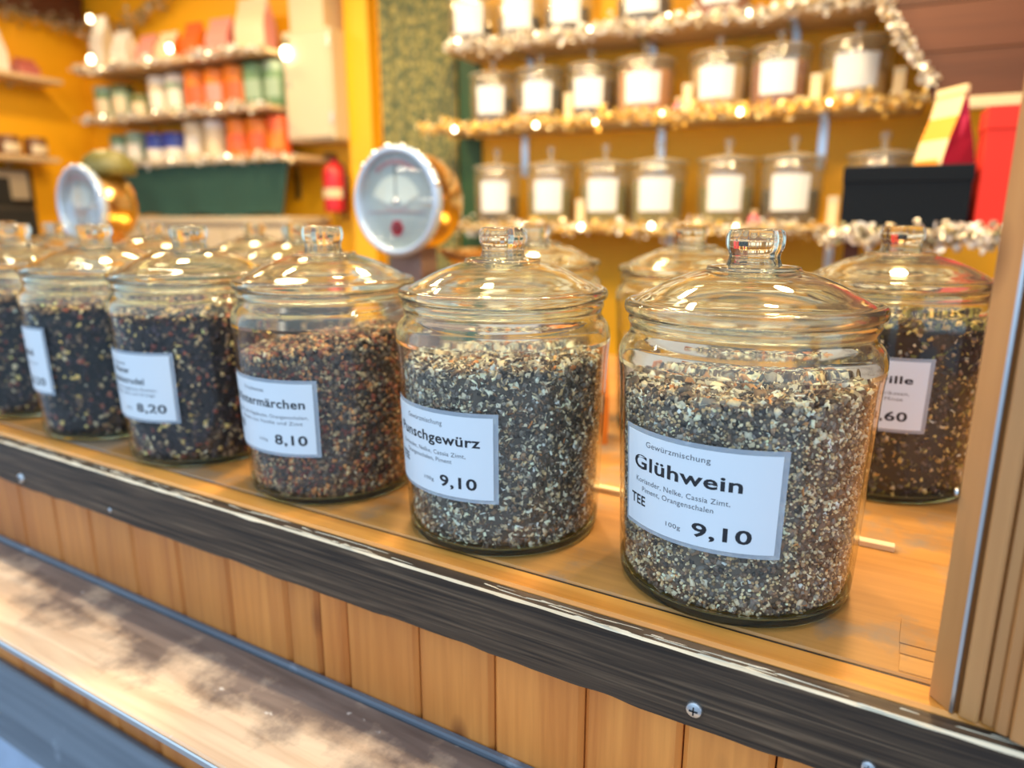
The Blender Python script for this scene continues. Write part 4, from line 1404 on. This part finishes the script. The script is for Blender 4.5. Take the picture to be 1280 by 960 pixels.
def scale_thing(label, x, y, hood=False):
    o = thing('dial_scale', label, 'scale', (x, y, ZC), 0.0, 'old dial scales on the counter')
    RX = Matrix.Rotation(math.pi / 2, 4, 'X')
    C0 = Matrix.Translation((0, 0, .325))
    build(MB().bbox((-.11, -.005, 0), (.26, .15, .035), .012), 'base', plain('grey_brown_enamel', (.22, .16, .15), .35) if not hood else M['brass'], o)
    build(MB().prism([(-.042, .018), (.042, .018), (.034, .085), (-.034, .085)], .03, .24), 'column', M['cream_dark'] if hood else bpy.data.materials['grey_brown_enamel'], o)
    # drum: axis along y, face towards the customers
    drum = [(0, -.125), (.03, -.125), (.07, -.12), (.092, -.105), (.102, -.08), (.104, -.05), (.104, -.006), (.100, 0.0), (0, 0.0)]
    d = build(MB().lathe(drum, 56, 0, C0 @ RX), 'drum', M['brass'], o, True, 50)
    bez = [(.100, -.010), (.109, -.008), (.112, 0.0), (.111, .008), (.106, .014), (.099, .013), (.0955, .006), (.0955, -.002)]
    build(MB().lathe(bez, 64, 0, C0 @ RX, closed=True), 'bezel', M['bezel'], d, True)
    f = build(MB().lathe([(0, .001), (.0965, .001), (.0965, .0035), (0, .0035)], 56, 0, C0 @ RX), 'dial_face', M['dial'], o)
    build(annulus(MB(), .018, .066, -.0052, -68, 68, cz=.312), 'weight_band', M['dial_band'], f)
    build(annulus(MB(), .074, .084, -.0052, -40, 40, cz=.325), 'dial_print', M['dial_pink'], f)
    build(annulus(MB(), .0625, .0648, -.0054, 152, 208, cz=.372), 'dial_print', M['dial_pink'], f)
    build(MB().box((-.078, -.0056, .303), (.078, -.0044, .3055)), 'dial_print', M['dial_pink'], f)
    emb = MB()
    for k in range(6):
        a = k * math.pi / 3
        emb.lathe([(0, 0), (.0075, 0), (.0075, .001), (0, .001)], 10, 0, Matrix.Translation((.0095 * math.cos(a), -.0046, .272 + .0095 * math.sin(a))) @ RX)
    if not hood:
        build(emb, 'emblem', M['dial_red'], f)
    build(MB().box((-.0011, -.0062, .322), (.0011, -.0058, .398)), 'pointer', M['black'], f)
    build(MB().lathe([(0, .0042), (.007, .0042), (.006, .008), (0, .009)], 18, 0, C0 @ RX), 'hub', M['chrome'], f, True)
    build(MB().lathe([(0, .006), (.0965, .006), (.0965, .0068), (0, .0072)], 48, 0, C0 @ RX), 'dial_glass', M['thin'], o, True)
    # chrome beads added as bright lamp glints along the bezel top
    for k in range(7):
        a = math.radians(-48 + k * 120 / 6)
        build(MB().lathe([(0, -.007), (.005, -.005), (.007, 0), (.005, .005), (0, .007)], 10, 0, Matrix.Translation((.110 * math.sin(a), -.006, .325 + .110 * math.cos(a)))), 'glint_bead', M['chrome'], d, True)
    if hood:
        build(MB().lathe([(0, -.004), (.070, 0), (.070, .020), (.060, .046), (.035, .064), (0, .070)], 40, 0, Matrix.Translation((.03, .070, .412))), 'rear_hood', plain('olive_gold_enamel', (.13, .12, .03), .45, 0.0), o, True)
        build(MB().bbox((.012, .055, .20), (.048, .095, .43), .006), 'hood_stem', M['brass'], o)
    # weighing pan behind the column
    build(MB().lathe([(0, -.095), (.02, -.095), (.02, .075), (.10, .080), (.125, .105), (.121, .105), (.098, .083), (0, .080)], 40, 0, Matrix.Translation((.20, .07, .125))), 'weighing_pan', M['brass'], o, True, 50)
    return o


scale_thing('round-faced dial scale with red emblem between the Wintermärchen and Punschgewürz jars', -0.963, 1.178)
scale_thing('far dial scale with olive hood at the left, before the green cloth', -2.07, 1.151, True)

# orange packet glimpsed between the two nearest jars
packet('orange packet seen through the gap between the Punschgewürz and Glühwein jars', (-0.385, 0.835, ZC), .075, .05, .13, 'orange', 'orange', 0.5, None, 'tea_packet', PAINT['cream'])

# ------------------------------------------------------------------ right: boxes on a near shelf, brown boards behind
ns = thing('display_shelf', 'near display shelf at the right carrying the black and red boxes', 'shelf', W(0.31, 1.73, 0.27), WT)
build(MB().bbox((-.345, -.135, -.02), (.345, .135, 0), .002), 'shelf_board', M['shelf_board'], ns)
for x in (-.30, .30):
    for y in (-.11, .11):
        build(MB().bbox((x - .014, y - .014, -1.27), (x + .014, y + .014, -.02), .002), 'leg', M['brown'], ns)
o = thing('gift_box', 'wide blue-black box lying on the near display shelf', 'box', W(0.095, 1.665, 0.27), WT)
build(MB().bbox((-.112, -.06, 0), (.108, .06, .094), .002), 'box_base', M['black_box'], o)
build(MB().bbox((-.114, -.062, .090), (.110, .062, .121), .002), 'box_lid', M['black_box'], o)
o = thing('gift_box', 'tall bright red box beside the blue-black box', 'box', W(0.262, 1.655, 0.27), WT)
build(MB().bbox((-.048, -.045, 0), (.052, .045, .185), .002), 'box_base', M['red'], o)
build(MB().bbox((-.050, -.047, .180), (.054, .047, .222), .002), 'box_lid', M['red'], o)
bag = packet('cream and crimson coffee bag standing behind the blue-black box', W(0.168, 1.79, 0.27), .085, .075, .27, M['kraft'], M['foil'], WT - 1.0, None, 'coffee_bag', M['orange_print'])

gab = tag(link('gable_panel', None, None, W(0.5, 2.06, 0.57), WT), 'red-brown stained board panel with slanting left edge at the upper right', 'panel')
zz = 0.0
while zz < .83:
    z1 = min(zz + .105, .83)

    def left(z):
        t = z + .57
        return (.033 if t >= .8 else .033 + (.8 - t) * .53) - .5 - max(0, t - .8) * .40
    m = MB()
    P = [(left(zz), -.012, zz), (.70, -.012, zz), (.70, -.012, z1 - .003), (left(z1), -.012, z1 - .003)]
    P += [(x, y + .018, z) for x, y, z in P]
    m.add(P, [(0, 1, 2, 3), (7, 6, 5, 4), (0, 4, 5, 1), (1, 5, 6, 2), (2, 6, 7, 3), (3, 7, 4, 0)])
    build(m, 'plank', M['brown'], gab)
    zz += .105
build(MB().bbox((-.30, -.022, -.028), (.70, .01, -.001), .003), 'bottom_rail', M['cream_dark'], gab)

# ------------------------------------------------------------------ tinsel garlands and fairy lights
M['tinsel'] = None
mt, nt, out = new_mat('tinsel_foil')
p = nd(nt, 'ShaderNodeBsdfPrincipled', Roughness=0.42)
p.inputs['Metallic'].default_value = 0.5
a = nd(nt, 'ShaderNodeAttribute', attribute_name='Col')
nt.links.new(a.outputs['Color'], p.inputs['Base Color'])
nt.links.new(p.outputs[0], out.inputs[0])
M['tinsel'] = mt
GOLDS = [(.88, .58, .14), (.92, .70, .28), (.80, .48, .10), (.95, .84, .55)]
SILVERS = [(.80, .78, .74), (.88, .86, .82), (.6, .57, .52), (.85, .74, .55)]
GREENS = [(.30, .28, .16), (.45, .40, .28), (.62, .55, .42), (.2, .2, .12)]


def garland(label, pts, per_m, rad, cols):
    pts = [Vector(q) for q in pts]
    seg = [(pts[i + 1] - pts[i]).length for i in range(len(pts) - 1)]
    total = sum(seg)
    cnt = int(total * per_m)
    u = rng.uniform(0, total, cnt)
    cum = np.concatenate([[0], np.cumsum(seg)])
    A_ = np.array([q[:] for q in pts])
    pos = np.stack([np.interp(u, cum, A_[:, k]) for k in range(3)], 1)
    pos += rng.normal(size=(cnt, 3)) * rad * .5
    T, TF = TPL['flake']
    size = rng.uniform(.008, .020, cnt)
    R = rand_rot(cnt)
    P_ = np.einsum('nij,nkj->nki', R, T[None] * size[:, None, None]) + pos[:, None, :]
    o0 = Vector(pts[0])
    m = MB()
    m.v = [tuple(q) for q in (P_.reshape(-1, 3) - np.array(o0[:]))]
    nv = len(T)
    for i in range(cnt):
        for q in TF:
            m.f.append(tuple(i * nv + j for j in q))
    m.m = [0] * len(m.f)
    # the cord that carries the foil
    m.tube([q - o0 for q in pts], .003, 5)
    me = m.mesh('garland', M['tinsel'])
    cols = np.array(cols)
    cc = np.repeat(cols[rng.integers(0, len(cols), cnt)], nv, axis=0)
    full = np.concatenate([cc, np.tile(np.array([[.3, .25, .15]]), (len(m.v) - len(cc), 1))])
    at = me.color_attributes.new('Col', 'FLOAT_COLOR', 'POINT')
    at.data.foreach_set('color', np.concatenate([full, np.ones((len(full), 1))], 1).astype(np.float32).ravel())
    return tag(link('garland', me, None, o0), label, 'garland', 'tinsel garlands of the stall', 'stuff')


def along(s0, s1, d, z, n=24, sag=.006):
    return [W(s0 + (s1 - s0) * i / n, d, z + sag * math.sin(i * 1.3)) for i in range(n + 1)]


garland('gold tinsel garland along the middle right shelf edge', along(-1.36, .16, 2.185, Z_R['middle'] - .008), 620, .022, GOLDS)
garland('gold tinsel garland along the bottom right shelf edge', along(-1.27, -.01, 2.185, Z_R['bottom'] - .008), 620, .022, GOLDS + SILVERS)
garland('silver tinsel garland along the top right shelf edge', along(-1.27, .02, 2.185, Z_R['top'] - .008), 620, .024, SILVERS)
garland('pale tinsel garland along the top left shelf edge', along(-3.14, -2.04, 2.185, Z_L['top'] - .008), 300, .018, SILVERS)
garland('pale tinsel garland along the middle left shelf edge', along(-3.12, -2.04, 2.185, Z_L['middle'] - .008), 300, .018, SILVERS)
garland('pale tinsel garland along the bottom left shelf edge', along(-3.10, -1.93, 2.185, Z_L['bottom'] - .006), 300, .018, SILVERS)
garland('silver tinsel garland along the near display shelf edge', along(-.035, .55, 1.585, .255, 16), 1700, .020, SILVERS + GREENS[:2])
garland('pale tinsel garland hanging down the slanting edge of the red-brown panel', [W(-.03, 2.03, .90), W(.02, 2.03, .81), W(.065, 2.03, .73), W(.12, 2.03, .64), W(.15, 2.03, .60)], 520, .018, SILVERS)
garland('grey tinsel garland looped below the ceiling in the left corner', [W(-3.30, 1.75, 1.12), W(-3.30, 1.95, 1.14), W(-3.30, 2.2, 1.15), W(-3.26, 2.33, 1.13), W(-3.05, 2.36, 1.10), W(-2.9, 2.36, 1.15), W(-2.7, 2.36, 1.22)], 420, .04, GREENS)
o = thing('ceiling_beam', 'dark beam under the ceiling on the left side wall', 'beam', W(-3.355, 1.5, 1.17), WT)
build(MB().bbox((-.022, -.9, 0), (.04, .9, .12), .004), 'beam_timber', M['brown'], o)
build(MB().bbox((.04, -.9, .09), (.05, .9, .11), .002), 'beam_moulding', M['brown'], o)

BULB = plain('warm_bulb', (1, .9, .7), .4, emit=(1.0, .80, .50), estr=9.0)
CAPM = plain('green_bulb_socket', (.03, .08, .03), .5)
bulb_me = MB().lathe([(0, -.009), (.004, -.008), (.0065, -.003), (.0065, .003), (.004, .008), (0, .0085)], 12).mesh('bulb', BULB, True)
sock_me = MB().lathe([(0, .008), (.0035, .008), (.0035, .018), (0, .018)], 8).mesh('socket', CAPM)


def fairy(loc, label='tiny warm fairy light glowing in a shelf garland', group='fairy lights in the garlands', sc=1.0):
    t = thing('fairy_light', label, 'light', loc, random.uniform(0, 6), group)
    t.scale = (sc,) * 3
    link('bulb', bulb_me, t)
    link('socket', sock_me, t)


for z in ('middle', 'bottom', 'top'):
    for k in range(6 if z == 'middle' else 5):
        s = -1.20 + k * .235 + random.uniform(-.06, .06)
        fairy(W(s, 2.165, Z_R[z] - .008 + random.uniform(-.014, .014)), '%s tiny fairy light along the %s right shelf garland' % (ORD[k], z), sc=random.choice([.55, .7, 1.0]))
for z in ('top', 'middle', 'bottom'):
    for k in range(3):
        s = -2.98 + k * .36 + random.uniform(-.06, .06)
        fairy(W(s, 2.168, Z_L[z] - .006 + random.uniform(-.01, .012)), '%s tiny fairy light along the %s left shelf garland' % (ORD[k], z), sc=random.choice([.4, .55]))
fairy(W(-2.005, 2.262, 0.905), 'large glowing bulb before the cream cabinet', None, 2.6)
fairy(W(-3.07, 2.25, 1.135), 'glowing bulb under the ceiling in the left corner', None, 1.6)
fairy(W(-2.995, 2.175, 0.952), 'glowing bulb before the white packets at the left end of the top left shelf', None, 1.8)
fairy(W(-2.52, 2.175, 0.952), 'glowing bulb before the red-orange packet on the top left shelf', None, 1.6)
